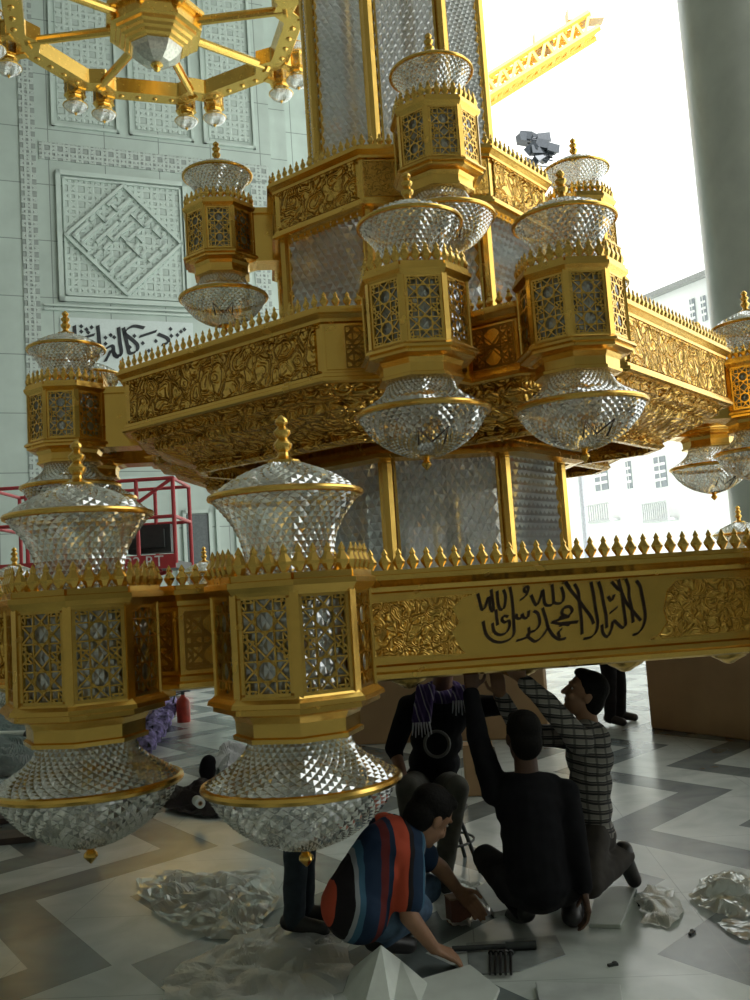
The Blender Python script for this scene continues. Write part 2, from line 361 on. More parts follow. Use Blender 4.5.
O8 = PI / 8; RL = .384; AP = RL * math.cos(PI / 8)
def make_lantern(hanger):
    # gold eight-sided body (its frame, mouldings and the arm back to the band)
    b = MB()
    b.lathe([(.30, .190), (RL, .190), (RL + .012, .207), (RL + .03, .230), (RL + .03, .255), (RL + .005, .262), (.19, .262)], 8, phase=O8)      # cornice
    b.lathe([(.30, -.258), (RL + .004, -.258), (RL + .012, -.268), (RL + .036, -.285), (RL + .042, -.305), (RL + .014, -.312), (RL + .016, -.335), (RL - .03, -.348),
             (.318, -.352), (.298, -.385), (.296, -.445), (.312, -.452), (.31, -.472), (.26, -.478), (.2, -.478)], 8, phase=O8)                     # stepped foot
    for k in range(8):
        a = 2 * PI * k / 8 + O8; d = Vector((math.cos(a), math.sin(a), 0))
        rot = Matrix.Rotation(a, 3, 'Z')
        b.box(d * (RL - .022) + Vector((0, 0, -.033)), (.05, .04, .47), rot)                                                                                          # corner posts
        a2 = 2 * PI * k / 8; d2 = Vector((math.cos(a2), math.sin(a2), 0)); r2 = Matrix.Rotation(a2, 3, 'Z')
        b.box(d2 * (AP - .012) + Vector((0, 0, .187)), (.024, .27, .02), r2); b.box(d2 * (AP - .012) + Vector((0, 0, -.253)), (.024, .27, .022), r2)
        for sg in (-1, 1):
            t = Vector((-d2.y, d2.x, 0)) * (.121 * sg); b.box(d2 * (AP - .012) + t + Vector((0, 0, -.033)), (.024, .024, .44), r2)
    b.box((-.50, 0, -.03), (.36, .24, .46)); b.box((-.50, 0, .225), (.36, .30, .06)); b.box((-.50, 0, -.30), (.36, .30, .07))
    L = b.build('lantern', GOLD)
    s = MB()
    for k in range(8):
        a = 2 * PI * k / 8; d = Vector((math.cos(a), math.sin(a), 0))
        girih_panel(s, d * (AP - .008) + Vector((0, 0, -.033)), d, .222, .425, .0074, .012)
    s.build('star_lattice_screen', GOLD, L)
    c = MB(); c.keep = True
    for k in range(8):
        a = 2 * PI * k / 8; d = Vector((math.cos(a), math.sin(a), 0)); t = Vector((-d.y, d.x, 0)); r = AP - .03
        c.facets(lambda u, v: d * r + t * ((u - .5) * .24) + Vector((0, 0, -.25 + .44 * v)), 5, 12, .006, wrap=False)
    c.build('frosted_glass', GLASS_CORE, L)
    cr = MB()
    for k in range(8):
        a = O8 + 2 * PI * k / 8; a1 = a + PI / 4; R = RL - .005
        cresting_along(cr, (R * math.cos(a), R * math.sin(a)), (R * math.cos(a1), R * math.sin(a1)), .260, step=.075, s=1.12)
    cr.build('crown_cresting', GOLD, L)
    cup = MB(); cup.keep = True
    cup.facets(prof_fn([(.20, .26), (.203, .33), (.212, .40), (.232, .48), (.27, .555), (.32, .62), (.36, .665)]), 38, 17, .010)
    cup.build('crystal_cup', CRYSTAL, L)
    dm = MB(); dm.keep = True
    dm.facets(prof_fn([(.362, .675), (.30, .725), (.21, .775), (.12, .81), (.055, .835)]), 34, 11, .009)
    dm.build('crystal_dome', CRYSTAL, L)
    r = MB(); torus(r, .367, .67, .016, 44); r.build('cup_rim', GOLD, L, smooth=True)
    f = MB(); f.lathe([(.078, .828), (.08, .842), (.05, .852), (.030, .868), (.026, .885), (.044, .905), (.048, .925), (.032, .945), (.024, .955), (.042, .975), (.044, .99), (.024, 1.008), (.02, 1.016), (.034, 1.032), (.032, 1.046), (.012, 1.066), (0, 1.074)], 14)
    f.build('spindle_finial', GOLD, L, smooth=True)
    ub = MB(); ub.keep = True
    ub.facets(prof_fn([(.452, -.678), (.39, -.640), (.315, -.595), (.26, -.545), (.228, -.475)]), 44, 13, .011)
    ub.build('crystal_collar', CRYSTAL, L)
    rr = MB(); torus(rr, .458, -.69, .021, 52); rr.build('bowl_rim', GOLD, L, smooth=True)
    lb = MB(); lb.keep = True
    lb.facets(prof_fn([(.04, -.995), (.13, -.972), (.23, -.93), (.32, -.87), (.395, -.79), (.447, -.70)]), 44, 19, .012)
    lb.build('crystal_bowl', CRYSTAL, L)
    d = MB(); d.lathe([(.07, -.982), (.075, -.995), (.04, -1.005), (.018, -1.018), (.034, -1.035), (.036, -1.05), (.02, -1.068), (.006, -1.082), (0, -1.086)], 12)
    d.build('pendant_drop', GOLD, L, smooth=True)
    if hanger:
        h = MB(); pts = []
        for i, (du, rr_, z) in enumerate([(-.36, .245, -.925), (-.28, .368, -.832), (0, .262, -.915), (.28, .368, -.832), (.36, .245, -.925)]):
            pts.append(Vector((rr_ * math.cos(du) + .008, rr_ * math.sin(du), z - .016)))
        h.tube(pts, .007, 6); h.build('wire_hanger', BRONZE, L)
    return L

BAND = [(-.26, -.30), (0.0, -.30), (.028, -.288), (.03, -.262), (.006, -.25), (.004, -.225), (-.02, -.215), (-.02, .165), (.004, .175), (.008, .20), (.04, .225), (.056, .236), (.058, .262), (.02, .27), (-.26, .27)]
def tier(name, root, z, n, a0, dc, w, g, gd, parent_parts, special=None, studs=False, soffit=None, step=.077, depth=.26):
    P = corner_poly(n, a0, dc, w, g, gd)
    b = MB(); ring(b, P, [(o if o > -.2 else -depth, zz) for o, zz in BAND]); band = b.build(name, GOLD, root, loc=(0, 0, z))
    m = 5 if g else 2; Q = offset_poly(P, .02); inn = offset_poly(P, -.02)
    for k in range(n):
        i = k * m + m - 1; j = (i + 1) % len(P)                      # long face between two corners
        a, c = Q[i], Q[j]; cr = MB(); cresting_along(cr, a, c, .265, step)
        cr.build('cresting', GOLD, band)
        e = (P[j] - P[i]); L = e.length; d = e.normalized(); nn = Vector((d.y, -d.x, 0)); mid = (P[i] + P[j]) / 2
        rot = Matrix.Rotation(math.atan2(d.y, d.x), 3, 'Z')
        if not (special and special(k, band, P[i], P[j])):
            r = MB(); r.box(Vector((mid.x, mid.y, -.025)) - nn * .02, (L - .16, .03, .34), rot)
            for s in (-1, 1): r.box(Vector((mid.x, mid.y, -.025 + s * .18)) - nn * .012, (L - .10, .03, .02), rot)
            r.build('relief_panel', GOLD_RELIEF, band)
        # the corner between two lanterns: cresting and relief on its short faces
        cr = MB(); r = MB(); gl = MB()
        for q in range(m - 1):
            ii = k * m + q; a, c = Q[ii], Q[ii + 1]
            if (c - a).length > .05: cresting_along(cr, a, c, .265, step)
            a, c = P[ii], P[ii + 1]; e = c - a; L = e.length; d = e.normalized(); nn = Vector((d.y, -d.x, 0)); mid = (a + c) / 2
            rot = Matrix.Rotation(math.atan2(d.y, d.x), 3, 'Z')
            r.box(Vector((mid.x, mid.y, -.025)) - nn * .02, (L - .06, .03, .34), rot)
            if g and q in (1, 2): girih_panel(gl, Vector((mid.x, mid.y, -.025)) - nn * .003, nn, L - .08, .32, .013, .012)
            elif L > .2: girih_panel(gl, Vector((mid.x, mid.y, -.025)) - nn * .003, nn, min(L - .08, .5), .32, .010, .012)
        cr.build('corner_cresting', GOLD, band); r.build('corner_panel', GOLD_RELIEF_FINE if not g else GOLD, band)
        if gl.v: gl.build('corner_strapwork', GOLD_DARK, band)
        if studs:
            i = k * m + m - 1; j = (i + 1) % len(P); a, c = P[i], P[j]; d = (c - a).normalized(); nn = Vector((d.y, -d.x)); cnt = 4
            for q in range(cnt):
                s_ = MB(); p = a + (c - a) * ((q + .5) / cnt) - nn * .25
                s_.lathe([(.10, -.295), (.115, -.310), (.095, -.332), (.06, -.348), (.03, -.368), (0, -.375)], 12, (p.x, p.y, 0))
                s_.build('underside_stud', GOLD, band, smooth=True)
    if soffit: soffit(band, P)
    return band

AXIS = Vector((.5197, 10.1109)); PHI = 4.8306; BASE = .50
ZL, ZM, ZU = 1.613 - BASE, 3.694 - BASE, 5.718 - BASE
LOW = dict(n=8, a0=PI / 8, dc=4.99, w=.70, g=.34, gd=.20)
DM_LOW = 4.99 * math.cos(PI / 8) + .70 * math.sin(PI / 8)
MID = dict(n=4, a0=0, dc=2.93, w=1.20, g=.33, gd=.30)
UPP = dict(n=4, a0=0, dc=1.44, w=.63, g=0, gd=0)

chand = thing('chandelier', 'giant gold and crystal tiered chandelier lowered to just above the marble floor', 'chandelier', (AXIS.x, AXIS.y, BASE), PHI)

# writing on the front band of the lowest tier, traced stroke by stroke (zoomed pixel coordinates)
ZB = [((560, 565), [
    [(572, 118), (600, 160), (615, 230), (632, 320), (638, 400), (618, 470), (582, 512), (548, 522)],
    [(492, 104), (514, 165), (518, 240), (538, 330), (548, 430)],
    [(438, 108), (455, 180), (490, 270), (550, 350), (604, 415)],
    [(386, 125), (430, 175), (462, 205), (474, 300), (488, 400), (490, 450), (466, 470), (430, 440), (400, 418), (385, 480), (356, 538), (322, 510), (314, 448)],
    [(288, 125), (308, 190), (325, 280), (345, 380), (350, 470)],
    [(232, 128), (250, 220), (266, 330), (282, 430), (270, 500), (232, 540), (178, 553)],
    [(108, 143), (136, 200), (146, 300), (160, 410), (165, 518)],
    [(38, 128), (80, 190), (130, 250), (182, 322), (232, 390), (252, 440)],
    [(360, 235), (385, 268), (405, 222)], [(375, 360), (430, 315)],
    [(-5, 392), (55, 385), (90, 345), (70, 312), (30, 318), (8, 358)], [(-5, 455), (60, 436), (132, 428)], [(-2, 438), (132, 424)]]),
      ((470, 570), [
    [(543, 285), (570, 370), (585, 430), (622, 490), (668, 520), (716, 512)], [(690, 440), (662, 468), (672, 508)], [(610, 392), (680, 368), (745, 350)], [(610, 392), (665, 402), (745, 412)],
    [(745, 275), (702, 288), (690, 330), (722, 345)],
    [(478, 308), (510, 330), (522, 400), (492, 450), (445, 468), (430, 492), (460, 522), (492, 535), (540, 500), (578, 440), (585, 415)],
    [(440, 430), (440, 490), (400, 515), (348, 530)],
    [(440, 305), (432, 355), (402, 358), (390, 328), (385, 360), (352, 362), (344, 335), (328, 355)],
    [(298, 128), (312, 200), (322, 300), (328, 400), (328, 480), (292, 522), (232, 542), (170, 530), (120, 480), (98, 385)],
    [(285, 350), (250, 345), (240, 376), (262, 392), (290, 380), (296, 420), (270, 470), (220, 486), (180, 460), (168, 398)],
    [(193, 300), (206, 412)],
    [(58, 178), (75, 250), (90, 296), (112, 280), (140, 200), (152, 285), (176, 300), (158, 148)], [(203, 158), (210, 250), (228, 296), (256, 280), (266, 200), (250, 148)],
    [(375, 226), (420, 190), (436, 132), (410, 128), (408, 160), (432, 166)],
    [(458, 188), (480, 240), (502, 262), (530, 200), (545, 150), (560, 250), (592, 266), (626, 240), (614, 108)], [(626, 240), (652, 252), (692, 240), (702, 190), (684, 128)], [(718, 90), (748, 132)]])]
def smooth_path(p, k=5):
    out = []
    for i in range(len(p) - 1):
        p0, p1, p2, p3 = p[max(0, i - 1)], p[i], p[i + 1], p[min(len(p) - 1, i + 2)]
        for j in range(k):
            t = j / k
            out.append(tuple(.5 * (2 * p1[c] + (p2[c] - p0[c]) * t + (2 * p0[c] - 5 * p1[c] + 4 * p2[c] - p3[c]) * t * t + (3 * p1[c] - p0[c] - 3 * p2[c] + p3[c]) * t ** 3) for c in (0, 1)))
    out.append(p[-1]); return out
def pen_stroke(mb, pts3, nib, nrm, th):     # a broad-nib pen stroke, raised by th
    for i in range(len(pts3) - 1):
        p, q = pts3[i], pts3[i + 1]; d = (q - p); 
        if d.length < 1e-6: continue
        s = d.normalized().cross(nrm) * (nib.length * .33)
        k = nib if nib.dot(s) >= 0 else -nib
        wv = k * .55 + s
        extrude_poly(mb, [p - wv - d * .12, q - wv + d * .12, q + wv + d * .12, p + wv - d * .12], nrm, th)
def front_face(k, band, a, c):
    if k != 7: return False
    bw = band.matrix_world.copy()
    nl = Vector((1, 0, 0)); inv = (Matrix.Translation((AXIS.x, AXIS.y, BASE + ZL)) @ Matrix.Rotation(PHI, 4, 'Z')).inverted()
    eye = inv @ EYE
    def loc(px, py, d):                      # where the line of sight meets the face, in the band's own frame
        r = inv.to_3x3() @ ray(px, py); return eye + r * ((d - eye.x) / r.x)
    d0 = DM_LOW
    hw = abs(a.y) - .06
    pl = MB(); pl.box((d0 - .012, 0, -.025), (.024, 2 * hw, .355)); pl.build('inscription_plaque', GOLD, band)
    zt, zb = .135, -.185
    def shape(edge, side):
        e = [loc(x, y, d0) for x, y in edge]
        pts = [Vector((d0, side * hw, zb + .02)), Vector((d0, side * hw, zt - .02))]
        ed = [Vector((d0, p.y, min(zt, max(zb, p.z)))) for p in e]
        ar = MB(); extrude_poly(ar, pts + ed, (1, 0, 0), .01); return ar
    shape([(474, 582), (462, 598), (452, 608), (459, 622), (452, 632), (458, 645), (466, 660)], -1).build('arabesque_panel', GOLD_RELIEF_FINE, band)
    shape([(676, 568), (668, 590), (664, 610), (668, 622), (660, 634), (650, 648)], 1).build('arabesque_panel', GOLD_RELIEF_FINE, band)
    ink = MB(); nib = Vector((0, .0085, .0066))
    for (ox, oy), strokes in ZB:
        for st in strokes:
            p3 = [loc(ox + x / 7.5, oy + y / 7.5, d0 + .001) for x, y in smooth_path(st)]
            pen_stroke(ink, p3, nib, Vector((1, 0, 0)), .005)
    ink.build('black_inscription', BRONZE, band)['label'] = 'dark brown calligraphy'
    return True
low_band = tier('tier_band', chand, ZL, parent_parts=None, special=front_face, studs=True, depth=.60, **LOW)

def mid_soffit(band, P):
    s = MB()
    ring(s, P, [(-.03, -.295), (-.10, -.33), (-.10, -.37), (-.24, -.40), (-.26, -.45), (-.62, -.60), (-.60, -.63), (-.64, -.66), (-.70, -.66), (-.70, -.60), (-.30, -.40), (-.2, -.29)])
    s.build('corbelled_soffit', GOLD_SOFFIT, band)
    # inner beaded ledge where the soffit meets the shaft
    q = MB(); R = 1.62
    oct_ = [Vector((R * math.cos(O8 + k * PI / 4), R * math.sin(O8 + k * PI / 4))) for k in range(8)]
    ring(q, oct_, [(0, -.72), (.10, -.70), (.10, -.66), (.05, -.62), (.05, -.45), (.14, -.40), (.14, -.34), (-.05, -.34), (-.05, -.72)])
    for k in range(8):
        a, c = oct_[k], oct_[(k + 1) % 8]
        for i in range(18):
            p = a + (c - a) * ((i + .5) / 18); nn = p.normalized()
            q.lathe([(0, -.60), (.022, -.585), (.022, -.535), (0, -.52)], 6, (p.x + nn.x * .07, p.y + nn.y * .07, 0))
    q.build('beaded_ledge', GOLD, band)
    d = MB(); ring(d, P, [(-.25, -.25), (-.25, -.28), (-1.2, -.34), (-1.2, -.31)]); d.build('deck_plate', GOLD, band)
mid_band = tier('tier_band', chand, ZM, parent_parts=None, soffit=mid_soffit, step=.085, **MID)
def upp_soffit(band, P):
    d = MB(); ring(d, P, [(-.10, -.29), (-.10, -.33), (-.30, -.36), (-.30, -.25)]); d.build('under_moulding', GOLD, band)
    d = MB(); ring(d, P, [(-.2, .20), (-.2, .24), (-.62, .24), (-.62, .20)]); d.build('deck_plate', GOLD, band)
upp_band = tier('tier_band', chand, ZU, parent_parts=None, soffit=upp_soffit, step=.085, **UPP)

# shaft of crystal panels between gold ribs
def shaft(root, R, z0, z1, cell_w, cell_h, cap=True):
    s = MB(); V = [Vector((R * math.cos(O8 + k * PI / 4), R * math.sin(O8 + k * PI / 4))) for k in range(8)]
    for k in range(8):
        p = V[k]; s.lathe([(.055, z0), (.062, z0 + .02), (.062, z1 - .02), (.055, z1)], 8, (p.x, p.y, 0))
        a, c = V[k], V[(k + 1) % 8]; d = (c - a).normalized(); mid = (a + c) / 2; rot = Matrix.Rotation(math.atan2(d.y, d.x), 3, 'Z')
        for z in (z0 + .04, z1 - .04): s.box((mid.x, mid.y, z), ((c - a).length, .06, .08), rot)
        for off in (.075, -.075):
            q = (a if off > 0 else c) + d * off; s.box((q.x, q.y, (z0 + z1) / 2), (.022, .03, z1 - z0), rot)
    fr = s.build('shaft_frame', GOLD, root)
    for k in range(8):
        a, c = V[k] * .985, V[(k + 1) % 8] * .985; d = (c - a); m = MB(); m.keep = True
        a = a + d * .07; d = d * .86
        m.facets(lambda u, v: Vector((a.x + d.x * u, a.y + d.y * u, z0 + .05 + (z1 - z0 - .1) * v)), max(4, round(d.length / cell_w)), max(4, round((z1 - z0) / cell_h * 2)), .045, wrap=False)
        m.build('crystal_panel', CRYSTAL_PANEL, fr)
    return fr
shaft(chand, 1.46, ZL - .10, ZM + .18, .085, .15)
shaft(chand, 1.46, ZM + .22, ZU + .18, .085, .15)
shaft(chand, 1.00, ZU + .22, ZU + 3.6, .075, .13)
# spokes that carry the lowest ring
def spokes(root, z, r0, r1, rad, zr=None):
    for k in range(8):
        a = O8 + k * PI / 4; d = Vector((math.cos(a), math.sin(a), 0))
        s = MB(); s.tube([d * r0 + Vector((0, 0, 0)), d * r1 + Vector((0, 0, 0))], rad, 10); s.tube([d * (r1 - .12), d * r1], rad * 1.5, 10)
        s.build('spoke', GOLD, root, loc=(0, 0, z))
spokes(chand, ZL, 1.40, 4.55, .07)

LANT = make_lantern(True); 
lant_used = [0]
def place_lantern(root, r, ang, s, z, plain_=False):
    if not lant_used[0]: o = LANT; lant_used[0] = 1
    else: o = dup_tree(LANT)
    o.parent = root; d = Vector((math.cos(ang), math.sin(ang))); t = Vector((-d.y, d.x)); p = d * r + t * s
    o.location = (p.x, p.y, z); o.rotation_euler = (0, 0, ang); return o
for k in range(4):
    for o in [place_lantern(chand, 3.5506, k * PI / 2, .5686 * s, ZM) for s in (-1, 1)] + [place_lantern(chand, 2.0087, k * PI / 2, 0, ZU)]:
        for ch in o.children:
            if ch.name.startswith('wire_hanger'): ch.rotation_euler = (0, 0, (0, -PI / 2, PI, PI / 2)[k])
for k in range(8):
    for s in (-1, 1):
        o = place_lantern(chand, 5.5671, PI / 8 + k * PI / 4, .5771 * s, ZL)
        for ch in list(o.children):
            if ch.name.startswith('wire_hanger'): bpy.data.objects.remove(ch)

# ------------------------------------------------------------------ the second chandelier, high up in the hall behind
R2 = (-6.4795, 30.8065); B2 = 21.58 + .30 - 1.85
ch2 = thing('chandelier', 'gold ring of a second chandelier hanging high by the carved wall, seen from below', 'chandelier', (R2[0], R2[1], B2), math.radians(174.97 - 22.5))
Z2 = 1.85
def clone_part(src, root, z):
    c = dup_tree(src, root); c.location = (0, 0, z); return c
lb2 = clone_part(low_band, ch2, Z2)
for k in range(8):
    for s in (-1, 1):
        o = place_lantern(ch2, 5.5671, PI / 8 + k * PI / 4, .5771 * s, Z2)
        for ch in list(o.children):
            if ch.name.startswith('wire_hanger'): bpy.data.objects.remove(ch)
spokes(ch2, Z2 - .18, 1.2, 4.6, .16)
hb = MB()
hb.lathe([(1.2, .1), (1.75, .1), (1.75, -.05), (1.72, -.10), (1.55, -.12), (1.55, -.42), (1.62, -.46), (1.62, -.56), (1.45, -.60), (1.42, -.70), (1.30, -.74), (1.26, -.84), (1.14, -.88), (1.10, -.98), (.98, -1.02), (.95, -1.08), (.5, -1.08)], 8, phase=O8)
hub = hb.build('hub', GOLD, ch2, loc=(0, 0, Z2 - .0))
d = MB(); d.lathe([(.93, -1.06), (.86, -1.22), (.70, -1.38), (.45, -1.52), (.18, -1.60)], 8, phase=O8); d.build('hub_bowl', plain('satin_silver', (.62, .60, .52), .3, 1.0), hub, loc=(0, 0, 0))
d = MB(); d.lathe([(.18, -1.57), (.22, -1.62), (.10, -1.68), (.13, -1.74), (.09, -1.81), (0, -1.85)], 12); d.build('hub_tip', GOLD, hub, smooth=True)
shf = MB(); shf.lathe([(1.0, 0), (1.0, 6)], 8, phase=O8); shf.build('shaft', GOLD, ch2, loc=(0, 0, Z2))

# ================================================================== THE HALL
TH = math.radians(22); WO = Vector((-12, 44, 0))
wl = MB(); wl.box((-7.8, .6, 19), (32.4, 1.2, 38)); wall = structure(wl.build('wall_left', STONE, None)); wall.location = WO; wall.rotation_euler = (0, 0, TH)
def on_wall(mb, s0, s1, z0, z1, th, y=0):
    mb.box(((s0 + s1) / 2, y - th / 2, (z0 + z1) / 2), (s1 - s0, th, z1 - z0))
def wall_frame(s0, s1, z0, z1, w, th, name='panel_frame', mat=None):
    m = MB(); on_wall(m, s0, s1, z0, z0 + w, th); on_wall(m, s0, s1, z1 - w, z1, th); on_wall(m, s0, s0 + w, z0, z1, th); on_wall(m, s1 - w, s1, z0, z1, th)
    return m.build(name, mat or STONE_PLAIN, wall)
STONE_PLAIN = plain('plain_wall_stone', (.53, .61, .56), .5, noise_amt=.05, scale=1)
def carved(s0, s1, z0, z1, name='carved_strip', th=.06, mat=None):
    m = MB(); on_wall(m, s0, s1, z0, z1, th); return m.build(name, mat or CARVED, wall)
carved(-3.85, -3.15, 0, 37); carved(-3.0, 8.2, 23.25, 24.1); carved(7.2, 8.0, 0, 23.2)
wall_frame(-2.3, 3.9, 16.35, 22.75, .22, .18); wall_frame(-2.0, 3.6, 16.65, 22.45, .1, .12)
carved(-1.9, 3.5, 16.75, 22.35, 'carved_field', .04, CARVED_FINE)
# square script in a diamond on the carved panel
cx, cz, hd = .8, 19.55, 2.72
m = MB(); rng = random.Random(5); e1 = Vector((1, 0, 1)).normalized(); e2 = Vector((-1, 0, 1)).normalized(); NG = 17; S = hd * 2 / math.sqrt(2) / NG
def dbar(a, b, c, d, th=.13):              # a bar in the diamond's own grid
    o = Vector((cx, -.05 - th / 2, cz)); p = o + e1 * ((a + c) / 2 - NG / 2) * S + e2 * ((b + d) / 2 - NG / 2) * S
    rot = Matrix.Rotation(-PI / 4, 3, 'Y'); m.box(p, ((abs(c - a) + .62) * S, th, (abs(d - b) + .62) * S), rot)
for a, b, c, d in ((0, 0, NG, 0), (0, NG, NG, NG), (0, 0, 0, NG), (NG, 0, NG, NG)): dbar(a, b, c, d, .16)
for r in range(2, NG, 2):
    x = 1.2
    while x < NG - 1.5:
        L = rng.choice((1.5, 2.5, 4, 6)); L = min(L, NG - 1.2 - x)
        if rng.random() < .8: dbar(x, r, x + L, r)
        if rng.random() < .45: dbar(x, r, x, min(NG - 1, r + 1.6))
        x += L + 1.2
m.build('diamond_script_relief', STONE_PLAIN, wall)
# upper panels
for s0, s1 in ((-2.4, .75), (1.25, 4.4), (4.9, 7.6)):
    wall_frame(s0, s1, 24.95, 33.5, .14, .14); carved(s0 + .3, s1 - .3, 25.3, 33.2, 'carved_field', .04, CARVED_FINE)
wall_frame(4.5, 7.0, 16.35, 22.75, .2, .16)
for z in (15.9, 16.1): carved(-3.0, 8.2, z, z + .1, 'string_course', .14, STONE_PLAIN)
for z in (12.3, 12.55, 7.9): carved(-3.0, 8.2, z, z + .12, 'string_course', .14, STONE_PLAIN)
for s in (2.6, 4.55, 5.5, 6.7): carved(s, s + .16, 0, 12.2, 'pilaster_strip', .16, STONE_PLAIN)
m = MB(); on_wall(m, 3.1, 4.2, 0.0, 6.15, .05); structure(m.build('door_1', plain('dark_door_glass', (.06, .08, .08), .2), wall))
wall_frame(2.95, 4.35, 0, 6.35, .16, .18, 'door_frame')
# black inscription on the frieze under the panel
m = MB(); on_wall(m, -2.3, 3.9, 12.9, 15.6, .05); m.build('inscription_frieze', plain('white_frieze', (.60, .67, .65), .5, noise_amt=.03), wall)
winv = (Matrix.Translation(WO) @ Matrix.Rotation(TH, 4, 'Z')).inverted(); weye = winv @ EYE
def wloc(px, py, y):
    r = winv.to_3x3() @ ray(px, py); return weye + r * ((y - weye.y) / r.y)
ink = MB(); nib = Vector((.085, 0, .07))
WS = [[(25, 92), (30, 168)], [(160, 92), (171, 205)], [(60, 168), (100, 155), (142, 142)], [(280, 102), (288, 180), (296, 250), (272, 272), (240, 232), (222, 262), (203, 298)],
      [(428, 104), (362, 94), (315, 130), (350, 165), (387, 200), (386, 235), (345, 250), (330, 200), (308, 104)], [(200, 228), (245, 208), (258, 264), (300, 255)],
      [(508, 140), (560, 163), (566, 188), (528, 202)], [(400, 155), (470, 132), (500, 122)]]
for st in WS:
    pen_stroke(ink, [wloc(70 + x / 5.77, 310 + y / 5.77, -.055) for x, y in smooth_path(st)], nib, Vector((0, -1, 0)), .03)
for x, y in [(65, 95), (95, 112), (65, 125), (125, 100), (205, 160), (205, 195), (235, 145), (255, 158), (372, 150), (420, 192), (455, 236), (495, 180), (580, 110), (585, 150), (640, 125), (660, 113), (620, 145), (345, 215), (105, 130)]:
    p = wloc(70 + x / 5.77, 310 + y / 5.77, -.055); extrude_poly(ink, [p + Vector((-.1, 0, 0)), p + Vector((0, 0, -.11)), p + Vector((.1, 0, 0)), p + Vector((0, 0, .11))], (0, -1, 0), .03)
ink.build('black_inscription', plain('black_lettering', (.02, .025, .03), .5), wall)['label'] = 'black calligraphy on the white frieze'
# recess at the end of the wall, the walls round the hall, the ceiling
m = MB(); m.box((11.8, 3.2, 19), (8, 1.2, 38)); m.box((8.9, 1.9, 19), (1.0, 3.0, 38)); o = structure(m.build('wall_recess', STONE)); o.location = WO; o.rotation_euler = (0, 0, TH)
HALL = plain('grey_hall_stone', (.42, .42, .37), .7, noise_amt=.08, scale=.4)  # dull grey stone of the surrounding walls and ceiling
m = MB(); m.box((-7, -16, 19), (50, 1, 38)); structure(m.build('wall_back', HALL))
m = MB(); m.box((-32, 10, 19), (1, 52, 38)); structure(m.build('wall_side', HALL))
m = MB(); m.box((16, -8, 19), (1, 16, 38)); structure(m.build('shade_wall_right', HALL))  # unseen wall added to darken the floor near the camera
m = MB(); m.box((-7, 1.5, 38.5), (52, 93, 1)); structure(m.build('ceiling', HALL))  # carried on unseen past the back wall to block the sun
m = MB()
colx = at(736, 480, 16).x + 1.32
m.lathe([(1.45, 0), (1.45, .3), (1.38, .5), (1.32, .6), (1.32, 36.5), (1.6, 37), (1.7, 38)], 64, (colx, 16.2, 0)); structure(m.build('column', plain('grey_column_stone', (.72, .74, .68), .35, noise_amt=.06, scale=1.5), smooth=True))

# ------------------------------------------------------------------ outside, beyond the open side of the hall
def on_z(px, py, z): return on_floor(px, py, z)
p1, p2 = on_z(640, 300, 21.0), on_z(716, 269, 21.0)
fd = (p2 - p1).normalized(); fd.z = 0; fd.normalize(); fn = Vector((fd.y, -fd.x, 0)); 
if fn.dot(EYE - p1) < 0: fn = -fn
def on_facade(px, py):
    r = ray(px, py); return EYE + r * ((p1 - EYE).dot(fn) / r.dot(fn))
WHITE = plain('white_render', (.86, .87, .86), .7, noise_amt=.02, scale=.3)
PANE = plain('grey_window_pane', (.25, .28, .30), .25, noise_amt=.05)  # blue-grey colour of the building's panes
base = p1 - fd * 16; base.z = 0
bld = thing('building', 'white building with louvred windows standing in full daylight outside the hall', 'building', base, math.atan2(fd.y, fd.x))
binv = (Matrix.Translation(base) @ Matrix.Rotation(math.atan2(fd.y, fd.x), 4, 'Z')).inverted(); bsgn = -1 if (binv.to_3x3() @ fn).y < 0 else 1
m = MB(); m.box((22, -bsgn * 6, 10.4), (60, 12, 20.8)); bw = m.build('wall', WHITE, bld)
m = MB(); m.box((22, bsgn * .15 - bsgn * 6, 20.9), (60.4, 12.6, .35)); m.build('cornice', plain('grey_cornice', (.30, .31, .30), .6), bw)
def bwin(x0, y0, x1, y1, balcony):
    a, b = binv @ on_facade(x0, y0), binv @ on_facade(x1, y1); c = (a + b) / 2; w, h = abs(b.x - a.x), abs(b.z - a.z)
    m = MB(); m.box((c.x, bsgn * .04, c.z), (w, .10, h)); wn = m.build('window', PANE, bld)
    m = MB()
    for i in range(1, 4): m.box((c.x, bsgn * .12, c.z - h / 2 + h * i / 4), (w, .06, h * .09))
    m.box((c.x, bsgn * .12, c.z), (w * .06, .06, h)); m.build('louvre', WHITE, wn)
    if balcony:
        m = MB(); zb = c.z - h / 2 - 2.2
        for i in range(13): m.box((c.x - w * 1.1 + w * 2.2 * i / 12, bsgn * .9, zb + .55), (.07, .07, 1.1))
        m.box((c.x, bsgn * .9, zb + 1.12), (w * 2.3, .1, .1)); m.box((c.x, bsgn * .5, zb - .08), (w * 2.3, 1.0, .16)); m.build('balcony', plain('grey_rail', (.5, .52, .52), .5), bld)
for q in ((594, 462, 609, 489, 1), (654, 458, 668, 486, 1), (690, 300, 697, 324, 0), (701, 297, 708, 320, 0), (626, 462, 633, 488, 0)): bwin(*q)
CR_Y = plain('crane_yellow', (.80, .50, .07), .5, noise_amt=.05)
